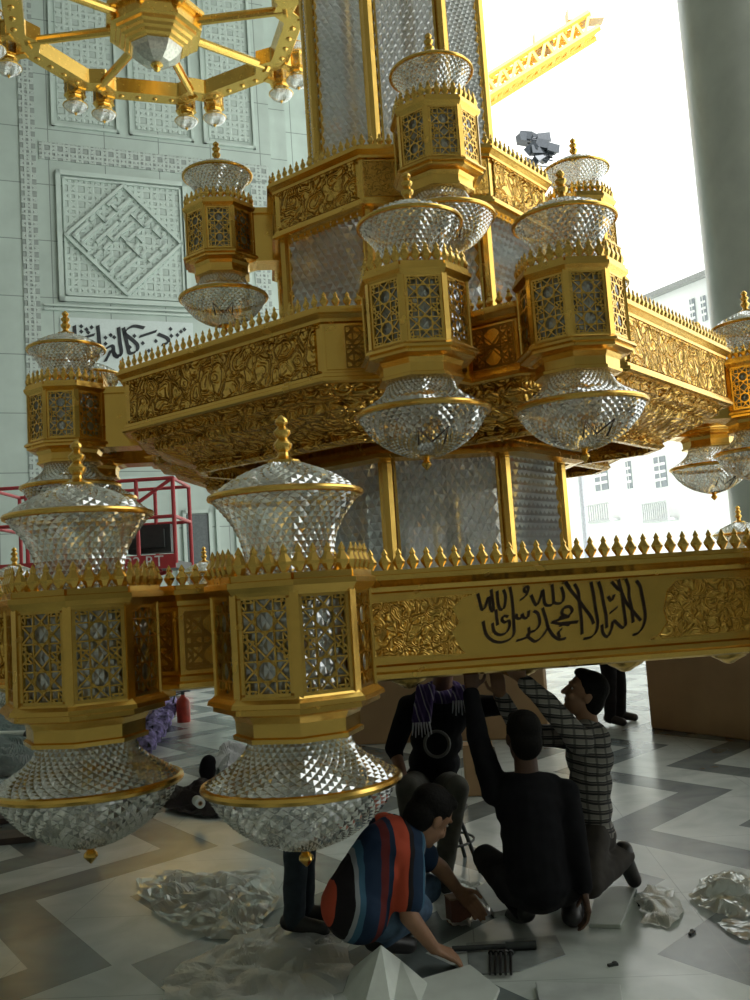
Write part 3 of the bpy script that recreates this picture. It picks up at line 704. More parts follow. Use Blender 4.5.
def truss(mb, a, b, w, n, r=.09):
    a, b = Vector(a), Vector(b); d = (b - a).normalized(); s = d.cross(Vector((0, 0, 1))).normalized() * w / 2
    if d.z > .9: s = Vector((w / 2, 0, 0))
    u = s.normalized().cross(d).normalized() * w / 2
    cs = [s + u, -s + u, -s - u, s - u]
    for c in cs: mb.tube([a + c, b + c], r, 5)
    L = (b - a).length
    for i in range(n):
        p, q = a + d * L * i / n, a + d * L * (i + 1) / n
        for k in range(4): mb.tube([p + cs[k], q + cs[(k + 1) % 4]], r * .6, 4); mb.tube([p + cs[k], p + cs[(k + 1) % 4]], r * .6, 4)
j0, j1 = at(470, 102, 80), at(592, 26, 80)
mast_x = at(430, 300, 80).x
CRM = plain('crane_head', (.45, .36, .2), .6)
crn = thing('crane', 'yellow lattice jib of a tower crane against the white sky', 'crane', (mast_x, 80, 0))
m = MB(); jd = (j1 - j0).normalized(); jr = j0 + jd * ((mast_x - j0.x) / jd.x); truss(m, jr - Vector((mast_x, 80, 0)), j1 - Vector((mast_x, 80, 0)), 1.6, 12, .30); m.build('jib', CR_Y, crn)
m = MB(); truss(m, (0, 0, 0), (0, 0, jr.z), 2.0, 24, .15); m.build('mast', CR_Y, crn)
m = MB(); m.box(j1 - Vector((mast_x, 80, 0)) + Vector((-.6, 0, .9)), (3.2, 1.2, 1.1)); m.build('jib_head', CRM, crn); m = MB(); m.box(j1 - Vector((mast_x, 80, 0)) + Vector((-4.5, 0, -1.3)), (1.6, 1.0, 1.6)); m.build('hoist_block', CRM, crn)
fp = at(543, 152, 60)
fld = thing('lighting_mast', 'grey mast head crowded with floodlights above the outside building', 'mast', (fp.x + .6, 60, 0))
m = MB(); m.tube([(0, 0, 0), (0, 0, fp.z - 1)], [.22, .12], 8); m.build('pole', plain('galvanised', (.4, .42, .44), .4, .6), fld)
FG = plain('floodlight_grey', (.035, .042, .05), .4, .2)
for i in range(13):
    m = MB(); c = Vector((random.uniform(-1.9, 1.2), random.uniform(-.4, .4), fp.z + random.uniform(-1.1, 1.1))); rot = Matrix.Rotation(random.uniform(-.7, .7), 3, 'Y') @ Matrix.Rotation(random.uniform(-.5, .5), 3, 'Z')
    m.box(c, (.75, .5, .45), rot); m.box(c + rot @ Vector((.0, -.28, 0)), (.85, .06, .55), rot); m.tube([c, (0, 0, c.z - .2)], .05, 5); m.build('floodlight', FG, fld)

# ------------------------------------------------------------------ red scissor lift by the wall
RED = plain('red_enamel', (.42, .035, .04), .4, noise_amt=.06); DARKM = plain('dark_machinery', (.03, .035, .035), .5)
LY = 20.0
lx0, lx1 = at(-12, 480, LY).x, at(172, 480, LY).x; lz1, lz0 = at(178, 477, LY).z, at(172, 563, LY).z
lift = thing('scissor_lift', 'red scissor lift with railed platform standing behind the left lanterns', 'lift', ((lx0 + lx1) / 2, LY + .9, 0)); hx = (lx1 - lx0) / 2
m = MB()
for z in (.32, .55): 
    m.box((0, 0, z), (hx * 1.9, 1.5, .22))
base_ = m.build('chassis', RED, lift)
for sx in (-1, 1):
    for sy in (-1, 1):
        m = MB(); m.lathe([(0, -.14), (.30, -.14), (.34, -.08), (.34, .08), (.30, .14), (0, .14)], 24, m=Matrix.Rotation(PI / 2, 3, 'X')); m.build('wheel', DARKM, lift, loc=(sx * hx * .72, sy * .78, .34))
m = MB()
for k in range(3):
    z0 = .66 + k * (lz0 - .75) / 3; z1 = .66 + (k + 1) * (lz0 - .75) / 3
    for y in (-.5, .5):
        m.bar((-hx * .8, y, z0), (hx * .8, y, z1), .12, .06, (0, 1, 0)); m.bar((hx * .8, y, z0), (-hx * .8, y, z1), .12, .06, (0, 1, 0))
m.build('scissor_stack', RED, lift)
m = MB(); m.box((0, 0, lz0 - .02), (hx * 2, 1.7, .16)); dk = m.build('platform', DARKM, lift)
m = MB(); m.box((0, -.87, lz0 + .05), (hx * 2, .05, .30)); kb = m.build('kick_board', RED, dk)
m = MB(); H = lz1 - lz0
for y in (-.85, .85):
    for z in (lz1, lz0 + H * .55): m.tube([(-hx, y, z), (hx, y, z)], .04, 8)
    for i in range(6): m.tube([(-hx + 2 * hx * i / 5, y, lz0), (-hx + 2 * hx * i / 5, y, lz1)], .045, 8)
for x in (-hx, hx):
    for z in (lz1, lz0 + H * .55): m.tube([(x, -.85, z), (x, .85, z)], .04, 8)
m.tube([(hx * .45, -.85, lz0 + H * .62), (hx, -.85, lz1)], .04, 8)
m.build('guard_rail', RED, dk)
m = MB(); m.box((hx * .62, .2, lz0 + H * .33), (.95, .5, .62)); m.box((hx * .62, -.1, lz0 + H * .33), (.7, .12, .4)); m.build('control_cabinet', DARKM, dk)
tx = bpy.data.curves.new('lettering', 'FONT'); tx.body = 'SJ6832 RT'; tx.size = .33; tx.extrude = .004; tx.align_x = 'RIGHT'
to = bpy.data.objects.new('lettering_curve', tx); C.objects.link(to); dg = bpy.context.evaluated_depsgraph_get(); me = bpy.data.meshes.new_from_object(to.evaluated_get(dg)); bpy.data.objects.remove(to)
me.materials.append(plain('white_lettering', (.8, .8, .78), .5)); lt = obj_of('lettering', me, dk, (hx - .25, -.902, lz0 - .05)); lt.rotation_euler = (PI / 2, 0, 0)

# ------------------------------------------------------------------ cardboard crates behind the workers
CARD = plain('brown_cardboard', (.52, .32, .16), .75, noise_amt=.07, scale=2)
TAPE = plain('packing_tape', (.40, .27, .13), .35)
def carton(label, a, dirv, L, D, H, group=None):
    a = Vector(a); t = Vector(dirv); t.z = 0; t.normalize(); n = Vector((-t.y, t.x, 0))
    o = thing('cardboard_box', label, 'box', (a.x, a.y, 0), math.atan2(t.y, t.x), group)
    m = MB(); m.box((L / 2, D / 2, H / 2), (L, D, H)); b = m.build('box_body', CARD, o)
    mod = b.modifiers.new('edge', 'BEVEL'); mod.width = .015; mod.segments = 2
    m = MB()
    for s in (0, 1): m.box((L / 2, D * (.25 + .5 * s), H + .006), (L - .01, D * .49, .01))
    m.build('flap', CARD, o)
    m = MB(); m.box((L / 2, -.003, H - .12), (.08, .004, .24)); m.box((L / 2, D / 2, H + .014), (.08, D, .004)); m.build('tape', TAPE, o)
    return o
q0, q1 = on_floor(352, 745), on_floor(549, 738)
carton('wide brown cardboard crate behind the man with the scarf', q0, q1 - q0, (q1 - q0).length, 1.0, 1.05)
q0, q1 = on_floor(651, 728), on_floor(752, 741)
carton('large dark brown cardboard crate under the right end of the inscribed band', q0, q1 - q0, 2.3, 1.0, 1.2)
q0, q1 = on_floor(466, 797), on_floor(477, 796)
carton('small upright cardboard carton just behind the black stool', q0, Vector((1, -.1, 0)), .26, .2, .42)

# ================================================================== PEOPLE
def frame_of(zax, xhint):
    z = Vector(zax).normalized(); x = Vector(xhint); x = (x - z * x.dot(z)).normalized(); y = z.cross(x)
    return Matrix((x, y, z)).transposed()
def capsule(mb, p, q, r0, r1=None, n=14):
    p, q = Vector(p), Vector(q); r1 = r0 if r1 is None else r1; d = q - p
    m = frame_of(d if d.length > 1e-6 else (0, 0, 1), (1, 0, .01) if abs(d.normalized().x) < .9 else (0, 1, 0)) if d.length > 1e-6 else Matrix.Identity(3)
    L = d.length; prof = [(r0 * math.sin(t * PI / 8), -r0 * math.cos(t * PI / 8)) for t in range(0, 5)] + [(r1 * math.cos(t * PI / 8), L + r1 * math.sin(t * PI / 8)) for t in range(0, 5)]
    prof[0] = (0, -r0); prof[-1] = (0, L + r1)
    mb.lathe(prof, n, p, m=m)
def ellipsoid(mb, c, rx, ry, rz, m=None, n=18):
    prof = [(math.sin(t * PI / 12), -math.cos(t * PI / 12)) for t in range(13)]; prof[0] = (0, -1); prof[-1] = (0, 1)
    S = Matrix.Diagonal((rx, ry, rz)); mb.lathe(prof, n, c, m=(m @ S) if m is not None else S)
def blob(name, mb, voxel, mat, parent, base, smooth_it=3, rough=0.0):
    me = bpy.data.meshes.new(name); me.from_pydata([tuple(p - base) for p in mb.v], [], mb.f); me.update()
    bm = bmesh.new(); bm.from_mesh(me); bmesh.ops.remove_doubles(bm, verts=bm.verts, dist=1e-5); bmesh.ops.recalc_face_normals(bm, faces=bm.faces); bm.to_mesh(me); bm.free()
    o = bpy.data.objects.new(name, me); C.objects.link(o)
    r = o.modifiers.new('r', 'REMESH'); r.mode = 'VOXEL'; r.voxel_size = voxel; r.use_smooth_shade = True
    if smooth_it: s = o.modifiers.new('s', 'SMOOTH'); s.iterations = smooth_it; s.factor = .5
    dg = bpy.context.evaluated_depsgraph_get(); me2 = bpy.data.meshes.new_from_object(o.evaluated_get(dg))
    o.modifiers.clear(); o.data = me2; bpy.data.meshes.remove(me); me2.materials.clear(); me2.materials.append(mat)
    if rough:                                    # creases of cloth
        for v in me2.vertices:
            p = v.co * 9; k = noise.noise(p) * .6 + noise.noise(p * 2.3) * .4
            v.co += v.normal * (k * rough)
    me2.polygons.foreach_set('use_smooth', [True] * len(me2.polygons))
    o.parent = parent; return o
def hand(mb, wr, d, palm, curl=.5, k=1.0, thumb=1):
    """palm, five unequal bent fingers, thumb from the side; d = direction of the hand, palm = the way the palm faces"""
    d = Vector(d).normalized(); palm = Vector(palm); palm = (palm - d * palm.dot(d)).normalized(); sd = d.cross(palm) * thumb
    wr = Vector(wr)
    for i in range(4):
        o = sd * ((1.5 - i) * .019 * k)
        capsule(mb, wr + o * .6 + d * .012, wr + o + d * (.085 * k), .0145 * k, .0125 * k, 8)
        a = wr + o + d * (.088 * k); L = (.040, .046, .043, .034)[i] * k; ang = curl * .7
        for q in range(3):
            dd = d * math.cos(ang) + palm * math.sin(ang); b = a + dd * (L * (1, .68, .52)[q]); capsule(mb, a, b, (.0095 - q * .0008) * k, (.009 - q * .0008) * k, 8); a = b; ang += curl * .75
    t0 = wr + sd * (.026 * k) + d * (.028 * k); t1 = t0 + (sd * .75 + d * .6 + palm * .35).normalized() * .042 * k; t2 = t1 + (sd * .2 + d * .85 + palm * (.3 + curl * .5)).normalized() * .034 * k
    capsule(mb, t0, t1, .0125 * k, .0105 * k, 8); capsule(mb, t1, t2, .0105 * k, .009 * k, 8)
SKIN = plain('brown_skin', (.30, .155, .085), .55, noise_amt=.05, scale=30)
SKIN_D = plain('dark_brown_skin', (.20, .095, .052), .55, noise_amt=.05, scale=30)
HAIR = plain('black_hair', (.008, .007, .006), .7, spec=.12, noise_amt=.2, scale=90, bump=.3)
EYEW = plain('eye_white', (.65, .62, .58), .3); EYEB = plain('dark_iris', (.015, .01, .008), .2)
SHOE = plain('dark_shoe_leather', (.018, .017, .016), .45)
def person(label, base, J, shirt, trousers, shoe=SHOE, skin=SKIN, sleeve=1.0, k=1.0, group=None, crease=.006, shirt_name='shirt'):
    base = Vector((base[0], base[1], 0)); root = thing('person', label, 'person', base, 0, group)
    J = {a: (Vector(b) if isinstance(b, (tuple, list, Vector)) else b) for a, b in J.items()}
    up = (J['neck'] - J['pel']).normalized(); side = (J['shr'] - J['shl']).normalized(); hs = (J['hpr'] - J['hpl']).normalized()
    fwd = J.get('fwd', side.cross(up) * -1)
    T = frame_of(up, side); TP = frame_of(up, hs)
    L = (J['neck'] - J['pel']).length
    hu = J['hup'].normalized(); hf = (J['face'] - hu * J['face'].dot(hu)).normalized(); hx_ = hf.cross(hu); HM = Matrix((hx_, hf, hu)).transposed()
    h = J['head']; HP = lambda x, y, z: h + HM @ Vector((x, y, z)) * k
    # ---- body, one continuous surface
    b = MB()
    ellipsoid(b, HP(0, -.012, .03), .076 * k, .096 * k, .088 * k, HM); ellipsoid(b, HP(0, .022, -.045), .058 * k, .066 * k, .075 * k, HM)
    ellipsoid(b, HP(0, .062, -.088), .026 * k, .024 * k, .022 * k, HM); capsule(b, HP(0, .088, .018), HP(0, .106, -.022), .009 * k, .014 * k, 8)
    for s in (-1, 1):
        ellipsoid(b, HP(.076 * s, -.012, -.005), .010 * k, .020 * k, .032 * k, HM); ellipsoid(b, HP(.034 * s, .068, -.03), .022 * k, .018 * k, .02 * k, HM)
        capsule(b, HP(.014 * s, .085, .035), HP(.048 * s, .07, .036), .009 * k, .008 * k, 8)
    capsule(b, HP(-.02, .081, -.056), HP(.02, .081, -.056), .009 * k, None, 8)
    capsule(b, J['neck'] - up * .03, HP(0, -.018, -.05), .058 * k, .054 * k)
    body_t = [(J['pel'] + up * (L * f), rx * k, ry * k, rz * k) for f, rx, ry, rz in ((.0, .150, .105, .12), (.22, .140, .098, .12), (.45, .140, .100, .12), (.68, .155, .110, .12), (.84, .140, .10, .10))]
    for c, rx, ry, rz in body_t: ellipsoid(b, c, rx - .012, ry - .012, rz, T)
    capsule(b, J['shl'], J['shr'], .056 * k); capsule(b, J['neck'] - up * .03, (J['shl'] + J['neck']) / 2, .05 * k); capsule(b, J['neck'] - up * .03, (J['shr'] + J['neck']) / 2, .05 * k)
    for s in 'lr':
        capsule(b, J['sh' + s], J['el' + s], .050 * k, .038 * k); capsule(b, J['el' + s], J['wr' + s], .039 * k, .026 * k)
        d = J.get('hd' + s) or (J['wr' + s] - J['el' + s]); hand(b, J['wr' + s], d, J.get('pm' + s, Vector((0, 0, -1))), J.get('curl', .5), k, 1 if s == 'r' else -1)
        capsule(b, J['hp' + s], J['kn' + s], .075 * k, .05 * k); capsule(b, J['kn' + s], J['an' + s], .05 * k, .034 * k); capsule(b, J['an' + s], J['to' + s], .034 * k, .026 * k)
    blob('body', b, .0075, skin, root, base, 2)
    # ---- hair
    m = MB(); ellipsoid(m, HP(0, -.026, .045), .083 * k, .097 * k, .088 * k, HM); ellipsoid(m, HP(0, -.055, -.015), .076 * k, .062 * k, .088 * k, HM); ellipsoid(m, HP(0, .02, .098), .062 * k, .062 * k, .032 * k, HM)
    for s in (-1, 1): capsule(m, HP(.07 * s, -.015, .05), HP(.073 * s, -.002, .0), .016 * k, .010 * k, 8)
    blob('hair', m, .008, HAIR, root, base, 2, .004)
    m = MB()
    for s in (-1, 1): ellipsoid(m, HP(.031 * s, .071, .014) - base, .011 * k, .008 * k, .006 * k, HM, 10)
    ey = m.build('eyes', EYEW, root, smooth=True)
    m = MB()
    for s in (-1, 1): ellipsoid(m, HP(.031 * s, .077, .014) - base, .0065 * k, .003 * k, .0065 * k, HM, 10)
    m.build('iris', EYEB, ey, smooth=True)
    # ---- shirt
    m = MB()
    for c, rx, ry, rz in body_t[0 if J.get('untucked', True) else 1:]: ellipsoid(m, c, rx + .014, ry + .014, rz + .004, T)
    if J.get('hem'): capsule(m, J['pel'] + up * .02, J['pel'] + up * (L * .66), .150 * k, .145 * k, 18); ellipsoid(m, J['pel'] + up * .0, .166 * k, .140 * k, J['hem'], T)
    capsule(m, J['shl'], J['shr'], .070 * k)
    for s in 'lr': capsule(m, J['neck'] - up * .035, (J['sh' + s] * .6 + J['neck'] * .4), .062 * k, .064 * k)
    for s in 'lr':
        if sleeve >= .5:
            capsule(m, J['sh' + s], J['el' + s], .068 * k, .054 * k); f = (sleeve - .5) * 2 * .92; e = J['el' + s].lerp(J['wr' + s], f)
            if f > .05: capsule(m, J['el' + s], e, .053 * k, .042 * k)
        else: capsule(m, J['sh' + s], J['sh' + s].lerp(J['el' + s], sleeve * 2), .070 * k, .066 * k)
    sh = blob(shirt_name, m, .010, shirt, root, base, 4, crease)
    # ---- trousers
    m = MB(); kt = min(k, 1.06) if k < 1.2 else k; ellipsoid(m, J['pel'] - up * .02, .160 * kt, .125 * kt, .125 * kt, TP)
    for s in 'lr':
        capsule(m, J['hp' + s], J['kn' + s], .098 * kt, .070 * kt); capsule(m, J['kn' + s], J['an' + s], .070 * kt, .058 * kt)
    blob('trousers', m, .011, trousers, root, base, 4, crease * 1.2)
    for s in 'lr':
        m = MB(); an, to = J['an' + s], J['to' + s]; d = (to - an)
        flat = Vector((d.x, d.y, d.z)); capsule(m, an - flat.normalized() * .035 - Vector((0, 0, .015)), to, .047 * k, .040 * k); capsule(m, an, an + Vector((0, 0, .03)), .05 * k)
        blob('shoe', m, .011, shoe, root, base, 3)
    return root, base, HP, HM, J

def stripes(name, axis, step, stops, rough=.8, offset=0.0):
    """cloth woven in stripes square to axis (object space); stops = [(pos 0..1, colour)] constant"""
    m, nt, b = new_mat(name); L = nt.links.new; tc = N(nt, 'ShaderNodeTexCoord')
    nz = N(nt, 'ShaderNodeTexNoise'); nz.inputs['Scale'].default_value = 6; L(tc.outputs['Object'], nz.inputs['Vector'])
    dt = N(nt, 'ShaderNodeVectorMath', operation='DOT_PRODUCT'); dt.inputs[1].default_value = tuple(Vector(axis).normalized()); L(tc.outputs['Object'], dt.inputs[0])
    a = N(nt, 'ShaderNodeMath', operation='MULTIPLY_ADD'); a.inputs[1].default_value = .03; L(nz.outputs['Fac'], a.inputs[0]); L(dt.outputs['Value'], a.inputs[2])
    a2 = N(nt, 'ShaderNodeMath', operation='ADD'); a2.inputs[1].default_value = offset; L(a.outputs[0], a2.inputs[0])
    d = N(nt, 'ShaderNodeMath', operation='DIVIDE'); d.inputs[1].default_value = step; L(a2.outputs[0], d.inputs[0])
    f = N(nt, 'ShaderNodeMath', operation='FRACT'); L(d.outputs[0], f.inputs[0])
    r = N(nt, 'ShaderNodeValToRGB'); r.color_ramp.interpolation = 'CONSTANT'; el = r.color_ramp.elements
    while len(el) < len(stops): el.new(.5)
    for e, (p, c) in zip(el, stops): e.position = p; e.color = (*c, 1)
    L(f.outputs[0], r.inputs['Fac']); L(r.outputs['Color'], b.inputs['Base Color']); b.inputs['Roughness'].default_value = rough; b.inputs['Specular IOR Level'].default_value = .2
    return m, nt, b, r, tc
BLACK_CLOTH = plain('black_cotton', (.010, .010, .012), .9, spec=.15, noise_amt=.2); CHAR = plain('charcoal_trousers', (.020, .019, .02), .9, spec=.15, noise_amt=.15)
KHAKI = plain('grey_khaki', (.10, .095, .075), .85, noise_amt=.15); DENIM = plain('blue_denim', (.07, .125, .20), .85, noise_amt=.15, scale=25); DENIM_D = plain('dark_denim', (.022, .034, .045), .85, noise_amt=.15, scale=25)
BROWN_T = plain('dark_brown_trousers', (.045, .037, .030), .85, noise_amt=.15)
# plaid
PLAID, nt, b_, r_, tc_ = stripes('plaid_cotton', (.12, 0, 1), .052, [(0, (.30, .28, .25)), (.42, (.035, .033, .036)), (.62, (.16, .145, .13)), (.74, (.04, .038, .04)), (.86, (.36, .34, .31))])
sp = N(nt, 'ShaderNodeSeparateXYZ'); nt.links.new(tc_.outputs['Object'], sp.inputs[0])
q1 = N(nt, 'ShaderNodeMath', operation='DIVIDE'); q1.inputs[1].default_value = .062; nt.links.new(sp.outputs['X'], q1.inputs[0]); q2 = N(nt, 'ShaderNodeMath', operation='FRACT'); nt.links.new(q1.outputs[0], q2.inputs[0])
q3 = N(nt, 'ShaderNodeMath', operation='LESS_THAN'); q3.inputs[1].default_value = .22; nt.links.new(q2.outputs[0], q3.inputs[0]); q4 = N(nt, 'ShaderNodeMath', operation='MULTIPLY'); q4.inputs[1].default_value = .65; nt.links.new(q3.outputs[0], q4.inputs[0])
mx = N(nt, 'ShaderNodeMixRGB'); mx.inputs[2].default_value = (.05, .048, .05, 1); nt.links.new(q4.outputs[0], mx.inputs[0]); nt.links.new(r_.outputs['Color'], mx.inputs[1]); nt.links.new(mx.outputs['Color'], b_.inputs['Base Color'])

A = at
# man squatting in black, back to us, one arm raised to the band
SKIN_B = plain('backlit_brown_skin', (.10, .05, .03), .55, noise_amt=.05, scale=30)  # brown skin darkened in colour, as seen against the light
person('man in black squatting with his back turned, left arm raised to the band above', on_floor(545, 925)[:2],
    dict(hem=.12, head=A(523, 738, 5.12), hup=A(523, 700, 5.14) - A(526, 760, 5.10), face=Vector((-.12, .95, .25)), neck=A(527, 776, 5.10), pel=A(538, 882, 4.98),
         shl=A(496, 792, 5.12), shr=A(565, 793, 5.10), ell=A(478, 738, 5.2), wrl=A(471, 691, 5.22), hdl=Vector((.1, .1, 1)), pml=Vector((.2, .9, .1)),
         elr=A(577, 846, 4.98), wrr=A(584, 890, 4.92), hdr=Vector((.1, -.05, -1)), pmr=Vector((-.9, 0, -.1)),
         hpl=A(515, 886, 5.0), hpr=A(561, 886, 5.0), knl=A(486, 858, 5.36), knr=A(580, 856, 5.36), anl=A(524, 910, 5.16), anr=A(572, 914, 5.12), tol=A(510, 917, 5.40), tor=A(580, 921, 5.36) ),
    BLACK_CLOTH, CHAR, skin=SKIN_B, k=1.12)
# man kneeling in a plaid shirt, looking up at his hands
person('man in grey plaid shirt kneeling upright, both hands held up under the band', on_floor(605, 888)[:2],
    dict(head=A(584, 694, 5.52), hup=Vector((.38, -.10, 1)), face=Vector((-.86, .05, .5)), neck=A(588, 722, 5.52), pel=A(592, 832, 5.55),
         shl=A(580, 741, 5.36), shr=A(577, 738, 5.68), ell=A(547, 703, 5.34), wrl=A(524, 681, 5.33), hdl=Vector((-.5, .05, .6)), pml=Vector((.3, .8, .5)),
         elr=A(520, 733, 5.66), wrr=A(501, 696, 5.52), hdr=Vector((-.15, -.05, 1)), pmr=Vector((.1, .9, 0)),
         hpl=A(592, 836, 5.46), hpr=A(588, 836, 5.64), knl=A(590, 884, 5.20), knr=A(556, 815, 5.86), anl=A(624, 856, 5.52), anr=A(553, 868, 5.86), tol=A(634, 880, 5.60), tor=A(530, 868, 5.9)),
    PLAID, BROWN_T, crease=.008, k=1.10)
# man seated on a stool with a scarf round his neck
sm_root, sm_base, _, _, SJ = person('man in black shirt and patterned scarf sitting on a stool, head hidden behind the band', on_floor(432, 872)[:2],
    dict(head=A(447, 652, 6.05), hup=Vector((.1, -.25, 1)), face=Vector((.35, -.8, .25)), neck=A(442, 688, 6.10), pel=A(432, 782, 6.28),
         shl=A(474, 706, 6.12), shr=A(409, 707, 6.12), ell=A(500, 706, 5.92), wrl=A(498, 672, 5.74), hdl=Vector((0, -.1, 1)), pml=Vector((-.2, .9, 0)),
         elr=A(394, 748, 6.10), wrr=A(404, 780, 5.96), hdr=Vector((.3, -.6, -.5)), pmr=Vector((.2, 0, -1)),
         hpl=A(446, 786, 6.26), hpr=A(418, 786, 6.26), knl=A(457, 788, 5.84), knr=A(407, 788, 5.84), anl=A(443, 872, 5.92), anr=A(420, 874, 5.88), tol=A(447, 887, 5.70), tor=A(414, 888, 5.66)),
    BLACK_CLOTH, KHAKI, skin=SKIN_D, sleeve=.62, k=1.12)
SCARF, *_ = stripes('purple_patterned_scarf', (1, .3, .2), .06, [(0, (.06, .035, .12)), (.5, (.35, .33, .38)), (.62, (.05, .03, .10)), (.85, (.14, .10, .22))])
m = MB(); nk = SJ['neck'] - Vector((0, 0, .02))
for t in range(14):
    a = 2 * PI * t / 14; a1 = 2 * PI * (t + 1) / 14
    capsule(m, nk + Vector((.095 * math.cos(a), .085 * math.sin(a), .03 * math.sin(a))), nk + Vector((.095 * math.cos(a1), .085 * math.sin(a1), .03 * math.sin(a1))), .042, None, 10)
for px, ln, px2 in ((421, 722, 426), (461, 700, 462)):
    p = A(px2, 688, 5.96); q = A(px, ln, 5.93)
    for dx in (-.035, 0, .035): capsule(m, p + Vector((dx, 0, 0)), q + Vector((dx * 1.2, 0, 0)), .026, .022, 8)
sc_ = blob('scarf', m, .009, SCARF, sm_root, sm_base, 2, .008)
m = MB()
for px, ln in ((421, 722), (461, 700)):
    q = A(px, ln, 5.925)
    for i in range(7): m.tube([q + Vector(((i - 3) * .016, -.01, .0)) - sm_base, q + Vector(((i - 3) * .02, -.02, -.075 - .015 * (i % 2))) - sm_base], [.007, .003], 5)
m.build('tassels', plain('white_tassel', (.55, .55, .58), .8), sc_)
cc = A(437, 744, 5.92); m = MB()
for i in range(5): torus(m, .072 + .004 * (i % 3), (i - 2) * .006, .006, 32, 6)
coil = m.build('wire_coil', plain('grey_cable', (.10, .10, .09), .5), None, smooth=True, loc=cc); coil.rotation_euler = (math.radians(80), math.radians(8), 0)
tag(coil, 'ring of coiled grey cable hanging on the chest of the seated man', 'cable')
# stool under him
sp_ = on_floor(447, 862); st = thing('stool', 'black metal stool with thin legs under the man with the scarf', 'stool', (SJ['pel'].x + .04, SJ['pel'].y + .02, 0))
STZ = SJ['pel'].z - .155
m = MB(); m.lathe([(.0, STZ - .03), (.17, STZ - .03), (.18, STZ - .02), (.18, STZ - .005), (.165, STZ), (0, STZ)], 24); m.build('seat', DARKM, st)
for a in (25, 115, 205, 295):
    a = math.radians(a - 60); m = MB(); m.tube([(.13 * math.cos(a), .13 * math.sin(a), STZ - .03), (.27 * math.cos(a), .27 * math.sin(a), 0)], .013, 8); m.build('leg', DARKM, st)
m = MB(); torus(m, .205, STZ * .45, .008, 24, 6); m.build('foot_ring', DARKM, st)
# man squatting in the striped shirt
OR = (.50, .08, .04); NV = (.012, .028, .06); BK = (.015, .012, .014); TE = (.05, .13, .20); GY = (.30, .32, .34); MR = (.12, .02, .018)
axis_ = Vector((.93, .30, -.22))
STRI, *_ = stripes('orange_and_navy_striped_shirt', axis_, 1.2, [(0, OR), (.253, BK), (.308, GY), (.323, TE), (.346, NV), (.408, MR), (.439, NV), (.458, OR), (.512, BK), (.533, NV), (.580, TE), (.594, GY), (.600, NV), (.64, TE), (.655, GY), (.662, NV)], offset=.685)
person('man in orange and navy striped shirt squatting on the floor, reaching for tools', on_floor(385, 950)[:2],
    dict(hem=.155, head=A(430, 817, 4.84), hup=Vector((.62, .25, .75)), face=Vector((.55, .45, -.68)), neck=A(404, 830, 4.84), pel=A(356, 908, 4.66),
         shl=A(384, 828, 5.00), shr=A(408, 856, 4.70), ell=A(440, 868, 5.12), wrl=A(458, 890, 5.20), hdl=Vector((.5, .3, -.6)), pml=Vector((.2, -.7, -.5)),
         elr=A(409, 916, 4.58), wrr=A(434, 948, 4.63), hdr=Vector((.8, .25, -.45)), pmr=Vector((.1, .3, -1)),
         hpl=A(370, 908, 4.84), hpr=A(380, 918, 4.66), knl=A(428, 888, 5.16), knr=A(418, 908, 4.84), anl=A(392, 916, 5.00), anr=A(380, 938, 4.70), tol=A(416, 926, 5.10), tor=A(408, 944, 4.80)),
    STRI, DENIM, sleeve=.36, skin=SKIN, k=1.18)
# figures seen only by their legs
def standing(label, px, py, face, trousers, shirt, skin=SKIN, h=1.68, spread=.1, step=0.0, k=1.0):
    g = on_floor(px, py); f = Vector((math.cos(face), math.sin(face), 0)); s = Vector((f.y, -f.x, 0)); Z = Vector((0, 0, 1)); q = h / 1.72
    P = lambda a, b, c: g + s * (a * q) + f * (b * q) + Z * (c * q)
    return person(label, (g.x, g.y), dict(head=P(0, .02, 1.59), hup=Z, face=f, neck=P(0, 0, 1.44), pel=P(0, 0, .93), shl=P(-.18, 0, 1.40), shr=P(.18, 0, 1.40), ell=P(-.23, -.03, 1.12), elr=P(.23, -.03, 1.12),
        wrl=P(-.22, .12, .90), wrr=P(.22, .12, .90), pml=s, pmr=-s, hpl=P(-.09, 0, .90), hpr=P(.09, 0, .90), knl=P(-spread, step * .6 + .03, .49), knr=P(spread, -step * .6 + .03, .49),
        anl=P(-spread, step, .09), anr=P(spread, -step, .09), tol=P(-spread - .03, step + .17, .045), tor=P(spread + .03, -step + .17, .045)), shirt, trousers, skin=skin, k=k)
standing('standing man in dark trousers far behind the band, seen by his legs', 616, 723, math.radians(-35), CHAR, plain('pale_shirt', (.4, .42, .44), .8), h=1.70, spread=.17, k=1.22)
standing('standing man in dark jeans behind the second lantern, seen by his lower legs', 300, 931, math.radians(-4), DENIM_D, plain('grey_tee', (.12, .13, .13), .8), h=1.60, spread=.09, step=.015)

